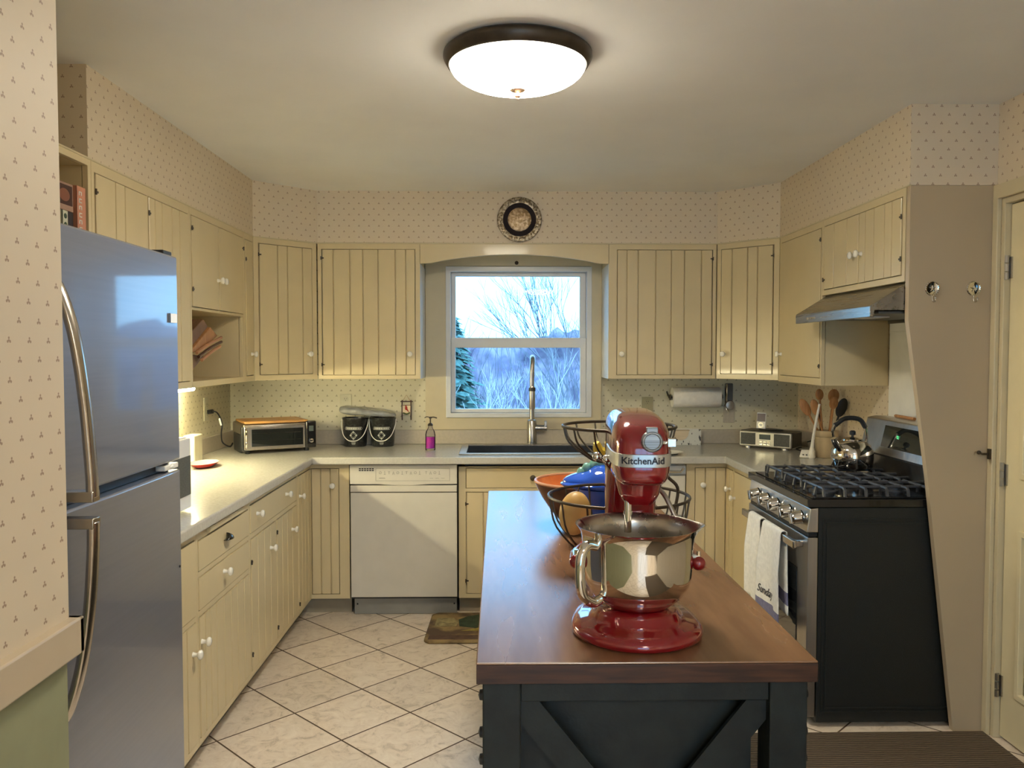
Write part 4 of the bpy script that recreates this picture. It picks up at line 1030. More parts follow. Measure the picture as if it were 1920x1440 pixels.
# ------------------------------------------------------------------ towels on the oven handle
def towel(nm, lab, y0, y1, zb, lean, band=None, seed=0, label2=None, spread=1.1, nf=1.6):
    r = thing(nm, lab, 'towel', (1.1885, (y0+y1)/2, .745), 0, 'dish towels on the oven handle')
    rr = random.Random(seed); NY, NZ = 28, 30; off_ = Vector((1.1885, (y0+y1)/2, .745))
    ph = rr.random()*6
    def surf(u, v):    # u across 0..1, v 0 back bottom .. 1 front bottom
        L = .745-zb; Lb = L*.82; tot = L+Lb+.05
        s = v*tot
        pinch = 1
        if s < Lb: z = .745-(Lb-s)*1.0; x = 1.1885+.0125; d = (Lb-s)/L
        elif s < Lb+.05:
            a = PI*(s-Lb)/.05; x = 1.1885+.0140*math.cos(a); z = .745+.010*math.sin(a); d = 0
        else: z = .745-(s-Lb-.05); x = 1.1885-.0145; d = (s-Lb-.05)/L
        wdt = 1+(spread-1)*min(1, d*1.3)
        yc = (y0+y1)/2 - lean*d
        y = yc+(u-.5)*(y1-y0)*wdt
        amp = .009*min(1, d*2.5)
        fold = math.sin(u*2*PI*nf+ph+d*1.0)*amp + math.sin(u*2*PI*nf*2.3+ph*2)*amp*.25
        x += (fold-amp) if s > Lb+.02 else min(fold*.4, .010)
        return Vector((x, y, z))
    bm = NB(); G = [[bm.verts.new(surf(i/NY, j/(NZ*2))-off_) for i in range(NY+1)] for j in range(NZ*2+1)]
    for j in range(NZ*2):
        for i in range(NY):
            f = bm.faces.new((G[j][i], G[j][i+1], G[j+1][i+1], G[j+1][i]))
            if band and band[0] < j/(NZ*2) < band[1]: f.material_index = 1
            if band and 1-band[1] < j/(NZ*2) < 1-band[0]-.0: f.material_index = 1 if j/(NZ*2) < .2 else 0
    cl = obj('cloth', bm, [M['towel'], M['towelb']], r, solid=.0045, ang=80)
    if label2:
        def fn(co):
            u = .64 - co.x*1.0/(y1-y0)/spread; v = .845 + (-co.y)/( (.745-zb)*1.82+.05)
            p = surf(u, v)-off_; return p + Vector((-.0045-co.z, 0, 0))
        text_mesh('lettering', label2, .052, M['ink'], cl, (0, 0, 0), (0, 0, 0), .0004, shear=.35, fn=fn)
    return r
towel('dish_towel', 'plain white dish towel at the far end of the oven handle', 3.615, 3.775, .375, .00, seed=1, spread=1.0)
towel('dish_towel', 'white dish towel with blue violet band and script lettering, nearer the camera', 3.350, 3.575, .335, .0, band=(.895, .965), seed=5, label2='Sunday', spread=1.28, nf=1.15)

# ------------------------------------------------------------------ countertop items, left
CT = .9147
ov = thing('toaster_oven', 'flat stainless toaster oven with glass door on the left counter corner', 'toaster oven', (-1.455, 4.665, CT), math.radians(28))
bm = NB(); box(bm, .0, .41, .006, .325, .018, .170); obj('housing', bm, M['steel'], ov, bev=.012, seg=3)
bm = NB(); box(bm, .002, .355, -.012, .008, .022, .160); od = obj('door', bm, M['steel'], ov, bev=.006)
bm = NB(); box(bm, .045, .340, -.0145, -.011, .042, .142); obj('glass', bm, M['glassdark'], od, bev=.001)
bm = NB()
for z in (.075, .118): tube(bm, [(.048, -.0155, z), (.326, -.0155, z)], .0018, 6)
obj('rack', bm, M['chrome'], od)
bm = NB(); tube(bm, bez([(.012, -.012, .145), (.012, -.032, .135), (.012, -.034, .09), (.012, -.032, .045), (.012, -.012, .035)], 20), .0065, 8); obj('handle', bm, M['chrome'], od)
bm = NB(); box(bm, .358, .418, -.012, .02, .020, .178); cpn = obj('control_panel', bm, M['gloss'], ov, bev=.006)
bm = NB(); lathe(bm, [(0, 0), (.012, 0), (.012, -.010), (0, -.011)], (.388, -.012, .062), 'y', 20); obj('dial', bm, M['chrome'], cpn)
bm = NB(); box(bm, .374, .402, -.0135, -.0115, .118, .150); obj('screen', bm, M['lcd'], cpn)
bm = NB(); tube(bm, bez([(-.003, .004, .155), (-.004, .0, .10), (-.004, .0, .03), (.012, .0, .016)], 14), .009, 8); obj('corner_post', bm, M['dark'], ov)
for fx in (.03, .37):
    for fy in (.03, .26):
        bm = NB(); cyl(bm, (fx, fy, .0), (fx, fy, .02), .014, .016); obj('foot', bm, M['dark'], ov)
bm = NB(); box(bm, -.004, .014, .07, .27, .0, .11); obj('rear_bracket', bm, M['dark'], ov, bev=.006)
inv = Matrix.Rotation(math.radians(-28), 4, 'Z') @ Matrix.Translation((1.455, -4.665, -CT))
bm = NB(); tube(bm, [inv @ p for p in bez([(XL+.012, 4.775, 1.150), (XL+.045, 4.76, 1.156), (-1.615, 4.72, 1.145), (-1.585, 4.70, 1.09), (-1.595, 4.715, 1.03), (-1.60, 4.75, .975), (-1.575, 4.80, .945), (-1.575, 4.85, .96)], 40)], .0042, 8)
pc = [inv @ Vector(p) for p in ((XL+.008, 4.775, 1.150), (XL+.040, 4.765, 1.155))]
tube(bm, pc, .013, 10)
cord = obj('power_cord', bm, M['dark'], ov)
bm = NB(); tube(bm, [inv @ Vector(p) for p in ((-1.600, 4.708, 1.118), (-1.588, 4.702, 1.078))], .008, 8); tag(obj('cord_tag', bm, M['bright'], cord), 'white tag on the cord')
cbd = thing('cutting_board', 'bamboo cutting board lying on top of the toaster oven', 'cutting board', (-1.455, 4.665, CT+.1715), math.radians(28))
bm = NB(); box(bm, .01, .375, .01, .28, 0, .014); obj('board', bm, M['wood'], cbd, bev=.004)
bm = NB(); gridplate(bm, [.035, .041, .35, .356], [.025, .031, .25, .256], lambda u, v: not (.041 < u < .35 and .031 < v < .25), .0138, .0146, 'z'); obj('juice_groove', bm, M['spoon'], cbd)

mw = thing('countertop_oven', 'white countertop appliance with grey mesh window beside the fridge', 'appliance', (-1.30, 2.83, CT))
bm = NB(); box(bm, -.20, .150, -.28, .20, .008, .272); obj('housing', bm, M['bright'], mw, bev=.008)
bm = NB(); box(bm, .150, .163, -.275, .195, .012, .268); dm = obj('door', bm, M['vinyl'], mw, bev=.004)
bm = NB(); box(bm, .1635, .166, -.22, .185, .062, .205); obj('mesh_window', bm, M['speaker'], dm)
bm = NB(); box(bm, -.14, .12, -.25, .17, 0, .008); obj('feet', bm, M['dark'], mw)

sr = thing('spoon_rest', 'red spoon rest with clear rim on the left counter near the fridge', 'spoon rest', (-1.50, 4.17, CT))
bm = bowl_shell((0, 0, 0), [(0, 0), (.05, 0), (.07, .006), (.085, .018), (.092, .024)], .003, 36); bm.transform(Matrix.Scale(.62, 4, (1, 0, 0)).to_4x4() if False else Matrix.Diagonal((.75, 1.25, 1, 1)))
obj('dish', bm, [mat('dark_red_glaze', (.30, .02, .015), .2, var=.2), mat('clear_grey_glaze', (.35, .36, .32), .2)], sr)
bm = NB(); box(bm, -.03, .03, -.06, .06, 0, .145); o = obj('canister', bm, mat('pale_yellow_box', (.70, .66, .48), .4), bev=.006, loc=(-1.63, 4.37, CT)); tag(o, 'pale cream carton standing on the left counter against the wall', 'box')

# buckets
def bucket(x, lab):
    r = thing('bucket', lab, 'bucket', (x, 5.093, CT), 0, 'black handled buckets on the counter')
    bm = NB(); lathe(bm, [(0, 0), (.066, 0), (.069, .006), (.078, .165), (.081, .168), (.081, .178), (.075, .178), (.072, .165), (.064, .012), (0, .012)], (0, 0, 0), 'z', 40); bd = obj('pail', bm, mat('black_printed_tin', (.012, .013, .014), .3, var=.8, scale=70, coat=.2, col2=(.06, .065, .06), contrast=(.5, .75)), r, ang=50)
    bm = NB(); tube(bm, bez([(-.082, -.002, .168), (-.080, -.03, .13), (-.062, -.070, .075), (-.030, -.092, .045), (0, -.096, .040), (.030, -.092, .045), (.062, -.070, .075), (.080, -.03, .13), (.082, -.002, .168)], 40), .0026, 8); tag(obj('handle', bm, M['bright'], r), 'white wire bail handle')
    def on(xx, zz, dd=.0006):
        rad = .069+.009*(zz-.006)/.159+dd; return Vector((rad*math.sin(xx/rad), -rad*math.cos(xx/rad), zz))
    bm = NB()
    def patch(x0, x1, z0, z1, n=8):
        A = [bm.verts.new(on(x0+(x1-x0)*k/n, z0, .001)) for k in range(n+1)]; B = [bm.verts.new(on(x0+(x1-x0)*k/n, z1, .001)) for k in range(n+1)]
        for k in range(n): bm.faces.new((A[k], A[k+1], B[k+1], B[k]))
    # name plate with dark strokes left between letter blocks
    patch(-.052, .052, .1215, .1235); patch(-.052, .052, .1060, .1080)
    for k in range(9): patch(-.047+k*.0108, -.039+k*.0108, .1095, .1200, 2)
    tube(bm, [on(-.052, .1225), on(-.057, .1147), on(-.052, .107)], .0010, 4); tube(bm, [on(.052, .1225), on(.057, .1147), on(.052, .107)], .0010, 4)
    # diamond emblem
    for q in range(4):
        a0, a1 = q*PI/2, (q+1)*PI/2
        pts_ = [on(.023*math.cos(a0)*(1-t)+.023*math.cos(a1)*t, .072+(.026*math.sin(a0)*(1-t)+.026*math.sin(a1)*t)) for t in (0, .25, .5, .75, 1)]
        tube(bm, pts_, .0013, 4)
        c_ = on(.018*math.cos(a0), .072+.020*math.sin(a0)); ell(bm, c_, .0055, .0015, .0045, 8, 5)
    tube(bm, [on(.012*math.cos(2*PI*k/16), .072+.012*math.sin(2*PI*k/16)) for k in range(16)], .0009, 4, closed=True)
    patch(-.013, .013, .024, .027); patch(-.011, .011, .017, .020); patch(-.013, .013, .030, .032)
    tag(obj('printed_emblem', bm, mat('white_print', (.55, .55, .5), .5), bd), 'white printed name plate and diamond emblem')
bucket(-.891, 'left of two black buckets with white emblem under the wall outlet')
bucket(-.719, 'right of two black buckets with white emblem, nearer the soap bottle')
# crumpled plastic bag lying over the buckets
bm = NB(); ell(bm, (0, 0, 0), .175, .075, .026, 40, 20, .6, .6)
for v in bm.verts:
    q = noise.noise(v.co*22); v.co += v.co.normalized()*q*.012; v.co.z *= 1.15 - .9*(v.co.x+.185)/.37*.5
    v.co.z = max(v.co.z, -.026)
bm.transform(Matrix.Rotation(.10, 4, 'Y'))
o = obj('plastic_bag', bm, M['bag'], loc=(-.812, 5.088, CT+.212), ang=180); tag(o, 'grey translucent plastic bag draped across both buckets', 'bag')

# cardinal sled ornament
orn = thing('sled_ornament', 'little hanging sled ornament with a red bird on the wall left of the window', 'ornament', (-.580, YB-.012, 1.14))
bm = NB()
for x in (-.030, .026): tube(bm, bez([(x, 0, -.072), (x, -.003, 0), (x, -.002, .055)], 10), .0040, 6)
tube(bm, [(-.040, -.004, .046), (.038, -.004, .046)], .0035, 6); tube(bm, [(-.030, -.004, .022), (.026, -.004, .022)], .003, 6); obj('runners', bm, M['bowlout'], orn)
bm = NB(); box(bm, -.027, .023, -.006, -.002, -.038, .026); pl = obj('panel', bm, mat('cream_sled_board', (.75, .60, .42), .6), orn, bev=.001)
bm = NB(); ell(bm, (-.004, -.008, .004), .0075, .003, .013, 12, 8); ell(bm, (-.006, -.008, .017), .0045, .003, .005, 10, 6); tube(bm, [(0, -.008, -.003), (.012, -.008, -.020)], [.005, .002], 6); bm.transform(Matrix.Identity(4)); tag(obj('bird', bm, mat('red_bird_paint', (.45, .03, .02), .5), pl), 'red painted bird')
bm = NB(); tube(bm, bez([(-.024, -.008, -.026), (0, -.009, -.033), (.02, -.008, -.024)], 8), .005, 6); tag(obj('sprig', bm, mat('green_sprig', (.10, .13, .04), .7), pl), 'green pine sprig')
bm = NB(); tube(bm, [(-.026, -.002, .048), (-.003, -.001, .088), (.022, -.002, .048)], .0014, 5); obj('string', bm, M['spoon'], orn)

# soap bottle
sb = thing('soap_bottle', 'clear glass soap pump bottle with pink liquid left of the sink', 'soap bottle', (-.405, 4.865, CT))
bm = NB(); lathe(bm, [(0, 0), (.028, 0), (.030, .004), (.030, .092), (.026, .112), (.014, .132), (.012, .145), (0, .145)], (0, 0, 0), 'z', 28); obj('bottle', bm, M['clear'], sb)
bm = NB(); lathe(bm, [(0, .012), (.0255, .012), (.0255, .080), (0, .080)], (0, 0, 0), 'z', 24); tag(obj('liquid', bm, mat('pink_soap', (.62, .05, .36), .15, col2=(.40, .03, .42), scale=12), sb), 'magenta pink liquid soap')
bm = NB(); lathe(bm, [(0, .145), (.015, .145), (.016, .152), (.010, .160), (.004, .163), (.004, .188), (.009, .190), (.009, .198), (0, .20)], (0, 0, 0), 'z', 18); tube(bm, bez([(0, 0, .195), (.02, -.005, .197), (.040, -.010, .192)], 8), .0035, 6); tube(bm, bez([(0, 0, .195), (-.02, 0, .199), (-.034, 0, .193)], 8), .0025, 6); obj('pump', bm, M['bronze'], sb)

# outlets and switch plates
def outlet(x, y, z, rz, lab, mt='outlet', h=.115, slots=True):
    r = thing('wall_outlet', lab, 'outlet', (x, y, z), rz)
    bm = NB(); box(bm, -.036, .036, -.006, 0, -h/2, h/2); obj('plate', bm, M[mt], r, bev=.002)
    if slots:
        for zz in (.026, -.026):
            bm = NB(); lathe(bm, [(0, 0), (.016, 0), (.015, -.002), (0, -.002)], (0, -.006, zz), 'y', 16); rc = obj('receptacle', bm, M[mt], r)
            bm = NB(); box(bm, -.007, -.005, -.0086, -.0078, zz-.001, zz+.007); box(bm, .005, .007, -.0086, -.0078, zz-.001, zz+.007); cyl(bm, (0, -.0086, zz-.008), (0, -.0078, zz-.008), .0022, seg=8); obj('slots', bm, M['black'], rc)
    else:
        bm = NB(); box(bm, -.006, .006, -.012, -.005, -.012, .012); obj('toggle', bm, M[mt], r, bev=.001)
outlet(XL+.0005, 4.760, 1.168, PI/2, 'ivory outlet on the left wall with the toaster oven plug in it', h=.135)
outlet(-.968, YB-.0005, 1.175, 0, 'ivory outlet on the back wall above the left bucket')
outlet(.954, YB-.0005, 1.155, 0, 'olive beige outlet right of the window', 'olive')
outlet(1.478, YB-.0005, 1.105, 0, 'patterned outlet plate below the can opener', 'laminate', slots=False)

# paper towel holder
pt = thing('paper_towel_holder', 'white paper towel roll on a wall holder under the right wall cabinet', 'paper towels', (1.245, YB-.085, 1.215))
bm = NB(); lathe(bm, [(.018, -.150), (.062, -.150), (.064, -.147), (.064, .147), (.062, .150), (.018, .150)], (0, 0, 0), 'x', 40, closed=True); obj('roll', bm, M['paperT'], pt, ang=50)
bm = NB(); tube(bm, [(-.172, 0, 0), (.172, 0, 0)], .006, 10)
for s in (-1, 1):
    tube(bm, bez([(s*.168, 0, 0), (s*.170, .04, .02), (s*.165, .083, .03)], 10), .0055, 8); lathe(bm, [(0, 0), (.020, 0), (.018, s*.006), (0, s*.008)], (s*.160, 0, 0), 'x', 18)
obj('bracket', bm, M['bronze'], pt)
# wall mounted can opener
co = thing('can_opener', 'grey wall-mounted can opener hanging right of the paper towels', 'can opener', (1.475, YB-.001, 1.22))
bm = NB(); box(bm, -.024, .024, -.022, 0, -.05, .080); obj('mount', bm, M['grey'], co, bev=.005)
bm = NB(); lathe(bm, [(0, 0), (.030, 0), (.032, -.008), (.026, -.022), (0, -.026)], (.002, -.018, -.058), 'y', 24); obj('head', bm, M['steel'], co)
bm = NB(); tube(bm, bez([(-.018, -.03, .075), (-.020, -.035, .02), (-.022, -.03, -.07), (-.006, -.028, -.10)], 16), .0055, 8); obj('lever', bm, M['chrome'], co)

# napkin holder
nh = thing('napkin_holder', 'white napkin holder with black leaf pattern against the right backsplash', 'napkin holder', (1.15, 5.13, CT))
bm = NB()
cut = [(-.125, 0), (.125, 0), (.125, .098), (.060, .098)] + [(.050*math.cos(PI*k/12), .085-.055*math.sin(PI*k/12)) for k in range(13)] + [(-.060, .098), (-.125, .098)]
prism(bm, cut, -.035, -.031, 'y'); hp = obj('front_panel', bm, mat('white_leaf_print_panel', (.66, .66, .60), .4, col2=(.05, .05, .05), scale=55, contrast=(.60, .66), detail=1, stretch=(1, 1, .6)), nh, smooth=False)
bm = NB(); box(bm, -.125, .125, .028, .032, 0, .098); box(bm, -.125, .125, -.031, .028, 0, .004); obj('back_panel', bm, M['bright'], nh, smooth=False)
bm = NB(); box(bm, -.062, .062, -.028, .022, .0045, .092); tag(obj('napkins', bm, mat('cream_napkins', (.66, .54, .38), .8, var=.1, scale=200, stretch=(.02, .02, 1)), nh, bev=.003), 'stack of cream napkins')
# small plate on the counter
bm = bowl_shell((0, 0, 0), [(0, 0), (.055, 0), (.075, .005), (.100, .013)], .003, 40)
o = obj('saucer', bm, [M['ceramic'], M['ceramic']], loc=(.965, 4.66, CT)); tag(o, 'flat white saucer at the counter edge behind the mixer', 'plate')

# radio
rd = thing('tabletop_radio', 'silver and dark grey tabletop radio with two speakers in the right corner', 'radio', (1.488, 4.990, CT), math.atan2(-.222, .245))
bm = NB(); box(bm, 0, .330, .008, .155, .014, .108); obj('case', bm, mat('dark_walnut_case', (.055, .048, .035), .35, var=.2, scale=20), rd, bev=.008)
bm = NB(); box(bm, .001, .329, -.006, .010, .012, .104); fp = obj('front_frame', bm, M['silver'], rd, bev=.006)
for a0 in (.010, .222):
    bm = NB(); box(bm, a0, a0+.096, -.0085, -.004, .022, .094); obj('speaker_grille', bm, M['speaker'], fp, bev=.002)
bm = NB(); box(bm, .130, .200, -.0085, -.004, .058, .088); obj('lcd_screen', bm, M['lcd'], fp, bev=.002)
for k in range(3):
    for j in range(2):
        bm = NB(); box(bm, .132+k*.024, .151+k*.024, -.0095, -.004, .024+j*.014, .033+j*.014); obj('button', bm, M['chrome'], fp, bev=.001)
for fx in (.05, .28):
    bm = NB(); cyl(bm, (fx, .02, 0), (fx, .02, .014), .02, .018); obj('foot', bm, M['silver'], rd)
bm = NB(); lathe(bm, [(0, 0), (.050, 0), (.052, .004), (.046, .007), (0, .007)], (.165, .085, .1085), 'z', 30, sx=1.5); obj('dock', bm, M['dark'], rd)
ip = thing('music_player', 'small white music player docked upright on the radio', 'music player', (1.610, 4.960, CT+.116), math.atan2(-.222, .245))
bm = NB(); box(bm, -.030, .030, -.004, .005, 0, .098); bm.transform(Matrix.Rotation(-.12, 4, 'X')); b_ = obj('case', bm, M['bright'], ip, bev=.003)
bm = NB(); box(bm, -.026, .026, -.0055, -.0035, .044, .092); bm.transform(Matrix.Rotation(-.12, 4, 'X')); obj('screen', bm, mat('mauve_screen', (.13, .10, .12), .15), b_)
bm = NB(); lathe(bm, [(.009, 0), (.018, 0), (.018, -.001), (.009, -.001)], (0, -.0042, .022), 'y', 20, closed=True); bm.transform(Matrix.Rotation(-.12, 4, 'X')); obj('click_wheel', bm, M['silver'], b_)
bm = NB(); tube(bm, bez([(1.86, 4.86, .96), (1.88, 4.80, .975), (1.875, 4.72, .955), (1.86, 4.68, .924), (1.80, 4.70, .9205), (1.78, 4.82, .9205), (1.83, 4.88, .925)], 40), .004, 8)
tag(obj('power_cord', bm, M['dark']), 'black power cord coiled beside the radio', 'cord')
# timer
tm = thing('kitchen_timer', 'white digital kitchen timer on the right counter in front of the crock', 'timer', (1.712, 4.47, CT), math.radians(-35))
bm = NB(); prism(bm, [(-.022, 0), (.026, 0), (.022, .040), (.012, .044), (-.024, .012)], -.038, .038, 'x'); bdt = obj('case', bm, M['bright'], tm, bev=.006)
bm = NB(); box(bm, -.024, .024, -.001, .001, .020, .036); bm.transform(Matrix.Translation((0, -.012, .004)) @ Matrix.Rotation(-.85, 4, 'X')); obj('screen', bm, M['ink'], bdt)
bm = NB()
for k in range(3): ell(bm, (-.018+.018*k, -.020, .018), .005, .004, .004, 10, 6)
obj('buttons', bm, M['grey'], bdt)
# white stick brush
wbz = thing('dish_brush', 'white slender dish brush standing upright beside the crock', 'brush', (1.728, 4.450, CT))
bm = NB(); lathe(bm, [(0, 0), (.018, 0), (.020, .01), (.016, .03), (.013, .05), (.010, .06), (0, .06)], (0, 0, 0), 'z', 18); obj('stand', bm, M['ceramic'], wbz)
bm = NB(); tube(bm, [(0, 0, .058), (.012, 0, .15), (.038, .0, .300)], [.010, .0075, .0065], 10); obj('stick', bm, M['bright'], wbz)
# crock with utensils
ckx, cky = 1.822, 4.49
ck = thing('utensil_crock', 'cream stoneware crock full of wooden spoons beside the range', 'crock', (ckx, cky, CT))
bm = NB(); lathe(bm, [(0, 0), (.050, 0), (.053, .004), (.060, .115), (.065, .120), (.066, .150), (.060, .152), (.056, .148), (.050, .012), (0, .012)], (0, 0, 0), 'z', 36); obj('pot', bm, M['cream'], ck, ang=40)
def spoon(lab, dx, dy, top, hw, hh, mt='spoon', nm='wooden_spoon', cat='spoon', b=(0, 0)):
    top += .012
    r = thing(nm, lab, cat, (ckx+b[0], cky+b[1], CT+.016), 0, 'utensils in the crock')
    T = Vector((dx, dy, top-hh)); bm = NB(); tube(bm, [(0, 0, 0), T*.5, T], [.0045, .005, .006], 8); obj('handle', bm, M[mt], r)
    bm = NB(); ell(bm, (0, 0, 0), hw, .008, hh, 20, 12)
    q = Vector((0, 0, 1)).rotation_difference(T.normalized()); bm.transform(Matrix.Translation(T + T.normalized()*hh*.85) @ q.to_matrix().to_4x4())
    obj('spoon_head', bm, M[mt], r)
spoon('tallest wooden spoon with large round head in the crock', .030, -.01, .320, .032, .038, b=(.006, .012))
spoon('wooden spoon with small oval head left of the tallest one', -.030, .0, .325, .023, .032, b=(0, .02))
spoon('wooden spoon with pointed head in front of the others', .005, -.055, .285, .025, .036, b=(.004, -.012))
spoon('curved orange brown wooden spoon leaning far left in the crock', -.118, .02, .262, .026, .052, b=(.028, .0))
spoon('second orange brown spoon leaning left in the crock', -.085, -.03, .262, .024, .048, b=(.022, .0))
spoon('large black plastic spoon leaning right in the crock', .054, -.045, .262, .030, .055, 'dark', 'plastic_spoon', b=(.0, .008))
spoon('thin dark wooden stick utensil in the middle of the crock', -.035, -.02, .23, .008, .02, 'bowlout', 'wooden_stick', 'utensil', b=(-.01, .01))

# ------------------------------------------------------------------ knife block in the cubby
kb = thing('knife_block', 'wooden wall knife rack holding tilted knives in the left cubby', 'knife block', (-1.375, 3.665, 1.385))
bm = NB(); box(bm, -.11, .000, 0, .022, -.010, .20); obj('mounting_strip', bm, M['bronze'], kb, bev=.003)
def kp_(name, pts, x0, x1, m):
    bm = NB(); prism(bm, [(y-3.665, z-1.385) for y, z in pts], x0, x1, 'x'); return obj(name, bm, m, kb, bev=.003, smooth=False)
kp_('block', [(3.690, 1.575), (3.88, 1.655), (3.945, 1.622), (3.71, 1.515), (3.690, 1.52)], -.10, -.015, M['knifew'])
kp_('block', [(3.95, 1.619), (4.045, 1.580), (3.80, 1.498), (3.690, 1.50), (3.690, 1.51), (3.712, 1.512)], -.095, -.005, M['spoon'])
kp_('lower_block', [(3.688, 1.492), (3.90, 1.480), (3.76, 1.42), (3.688, 1.40)], -.10, -.020, M['knifew'])
for i_, (ya, za, yb, zb) in enumerate(((3.74, 1.496, 4.07, 1.572), (3.76, 1.478, 4.07, 1.550), (3.80, 1.462, 4.05, 1.528))):
    bm = NB(); tube(bm, bez([(.004, ya-3.665, za-1.385), (.006, (ya+yb)/2-3.665, (za+zb)/2-1.385+.006), (.004, yb-3.665, zb-1.385)], 12), .0075, 8)
    obj('knife_handle', bm, M['rimw'] if i_ % 2 == 0 else M['bowlout'], kb)

# ------------------------------------------------------------------ books on the open shelf
def book(lab, y0, y1, z0, z1, xf, mt, deco=None, depth=.19):
    r = thing('cookbook', lab, 'book', (xf-depth/2, (y0+y1)/2, z0), 0, 'cookbooks on the open shelf')
    h, t = z1-z0, y1-y0
    bm = NB(); box(bm, -depth/2, depth/2, -t/2, -t/2+.003, 0, h); box(bm, -depth/2, depth/2, t/2-.003, t/2, 0, h); box(bm, depth/2-.003, depth/2, -t/2, t/2, 0, h); cv = obj('cover', bm, mt, r, bev=.001)
    bm = NB(); box(bm, -depth/2+.004, depth/2-.0035, -t/2+.0035, t/2-.0035, .004, h-.004); obj('pages', bm, M['bright'], r)
    if deco: deco(cv, depth/2, t, h)
def dec_letters(cv, x, t, h):
    bm = NB(); rr = random.Random(2); n = 9
    for k in range(n):
        z = h*.93-k*h*.098
        box(bm, x, x+.0008, -t*.30, t*.02, z-.003, z); box(bm, x, x+.0008, -t*.30, -t*.22, z-.013, z)
        if k % 2: box(bm, x, x+.0008, -t*.30, t*.02, z-.014, z-.011)
        else: box(bm, x, x+.0008, -t*.06, t*.02, z-.013, z)
    tag(obj('spine_lettering', bm, M['bright'], cv), 'white decorative spine lettering')
def dec_patch(cv, x, t, h):
    bm = NB()
    for k in range(5): ell(bm, (x, 0, h*(.12+.19*k)), .0012, t*.3, h*.06, 10, 6)
    obj('spine_pattern', bm, mat('dark_green_print', (.04, .07, .04), .6), cv)
book('tall salmon pink cookbook with white spine lettering against the divider', 2.665, 2.722, 1.8015, 2.035, -1.352, mat('salmon_cover', (.55, .24, .15), .5), dec_letters)
book('short dark cookbook left of the salmon one', 2.628, 2.660, 1.8015, 1.945, -1.362, mat('dark_cover', (.035, .028, .03), .5))
book('short cookbook with white and green patterned spine', 2.592, 2.624, 1.8015, 1.945, -1.360, mat('white_green_cover', (.55, .55, .42), .5), dec_patch)
book('short olive brown cookbook at the near end of the shelf', 2.545, 2.588, 1.8015, 1.945, -1.362, mat('olive_cover', (.25, .20, .10), .6))
rb = thing('recipe_box', 'recipe box with dark oval picture lying on top of the short cookbooks', 'box', (-1.43, 2.600, 1.9455))
bm = NB(); box(bm, -.07, .07, -.055, .058, 0, .088); bx_ = obj('case', bm, mat('mauve_card', (.36, .22, .16), .6), rb, bev=.002)
bm = NB(); box(bm, .0695, .071, -.045, .050, .018, .080); pc_ = obj('picture', bm, mat('dark_brown_picture', (.06, .022, .014), .5), bx_)
bm = NB(); ell(bm, (.071, .003, .048), .0012, .032, .020, 20, 10); tag(obj('oval', bm, mat('rust_oval', (.22, .08, .045), .5), pc_), 'rust brown oval motif')

# ------------------------------------------------------------------ brass plate above the window
pl = thing('decorative_plate', 'round engraved brass plate with dark ring hanging above the window', 'plate', (.127, UY-.002, 2.283))
bm = NB(); R = .1325
lathe(bm, [(0, 0), (R-.02, 0), (R, -.006), (R, -.010), (R-.005, -.012), (R-.035, -.006), (.072, -.004), (0, -.004)], (0, 0, 0), 'y', 64)
brass = mat('engraved_brass', (.12, .085, .045), .35, .85, col2=(.36, .29, .20), scale=75, contrast=(.42, .6), bump=.8, bscale=110, detail=2)
obj('rim', bm, brass, pl, ang=60)
bm = NB()
for k in range(48):
    a = 2*PI*k/48; ell(bm, (.112*math.cos(a), -.011, .112*math.sin(a)), .0052, .002, .0052, 8, 5)
obj('beading', bm, brass, pl)
bm = NB(); lathe(bm, [(.070, -.0035), (.098, -.0055), (.098, -.0085), (.070, -.0075)], (0, 0, 0), 'y', 64, closed=True); tag(obj('dark_ring', bm, mat('dark_plum_enamel', (.014, .006, .006), .55, spec=.2), pl), 'dark brown enamel ring')
bm = NB(); lathe(bm, [(0, -.003), (.069, -.003), (.069, -.012), (.060, -.0145), (0, -.0135)], (0, 0, 0), 'y', 8*6); obj('centre_medallion', bm, mat('engraved_brass_centre', (.26, .17, .08), .38, .7, col2=(.50, .36, .22), scale=60, contrast=(.42, .6), bump=1, bscale=90, detail=2), pl, ang=60)

# ------------------------------------------------------------------ floor coverings
kmat_m = mat('printed_kitchen_mat', (.10, .062, .038), .7, col2=(.34, .24, .10), scale=9, contrast=(.40, .62), detail=5)
bm = NB(); prism(bm, [(-.36, 4.14), (.30, 4.14), (.33, 4.16), (.33, 4.57), (.30, 4.60), (-.34, 4.60), (-.375, 4.57), (-.385, 4.17)], .001, .018, 'z')
km = obj('kitchen_mat', bm, kmat_m, bev=.006); tag(km, 'printed brown and green cushioned mat in front of the sink', 'mat')
def patchm(nm, pts, col, z=.0186):
    bm = NB(); prism(bm, pts, .0182, z, 'z'); obj(nm, bm, mat(nm, col, .7, var=.35, scale=30), km, smooth=False)
patchm('printed_tree', [(-.21, 4.36), (-.12, 4.33), (-.07, 4.38), (-.06, 4.50), (-.10, 4.56), (-.17, 4.53), (-.22, 4.47)], (.035, .055, .03))
patchm('printed_field', [(-.345, 4.36), (-.23, 4.36), (-.215, 4.44), (-.25, 4.50), (-.34, 4.50)], (.30, .25, .12))
patchm('printed_flowers', [(-.20, 4.29), (-.02, 4.29), (-.01, 4.34), (-.06, 4.37), (-.12, 4.325)], (.34, .28, .05))
patchm('printed_house', [(-.045, 4.38), (.01, 4.38), (.015, 4.55), (-.04, 4.55)], (.32, .26, .15))
patchm('printed_border', [(-.365, 4.16), (.30, 4.16), (.30, 4.225), (-.36, 4.225)], (.09, .05, .035))
rug_m = bpy.data.materials.new('brown_ribbed_rug'); rug_m.use_nodes = True
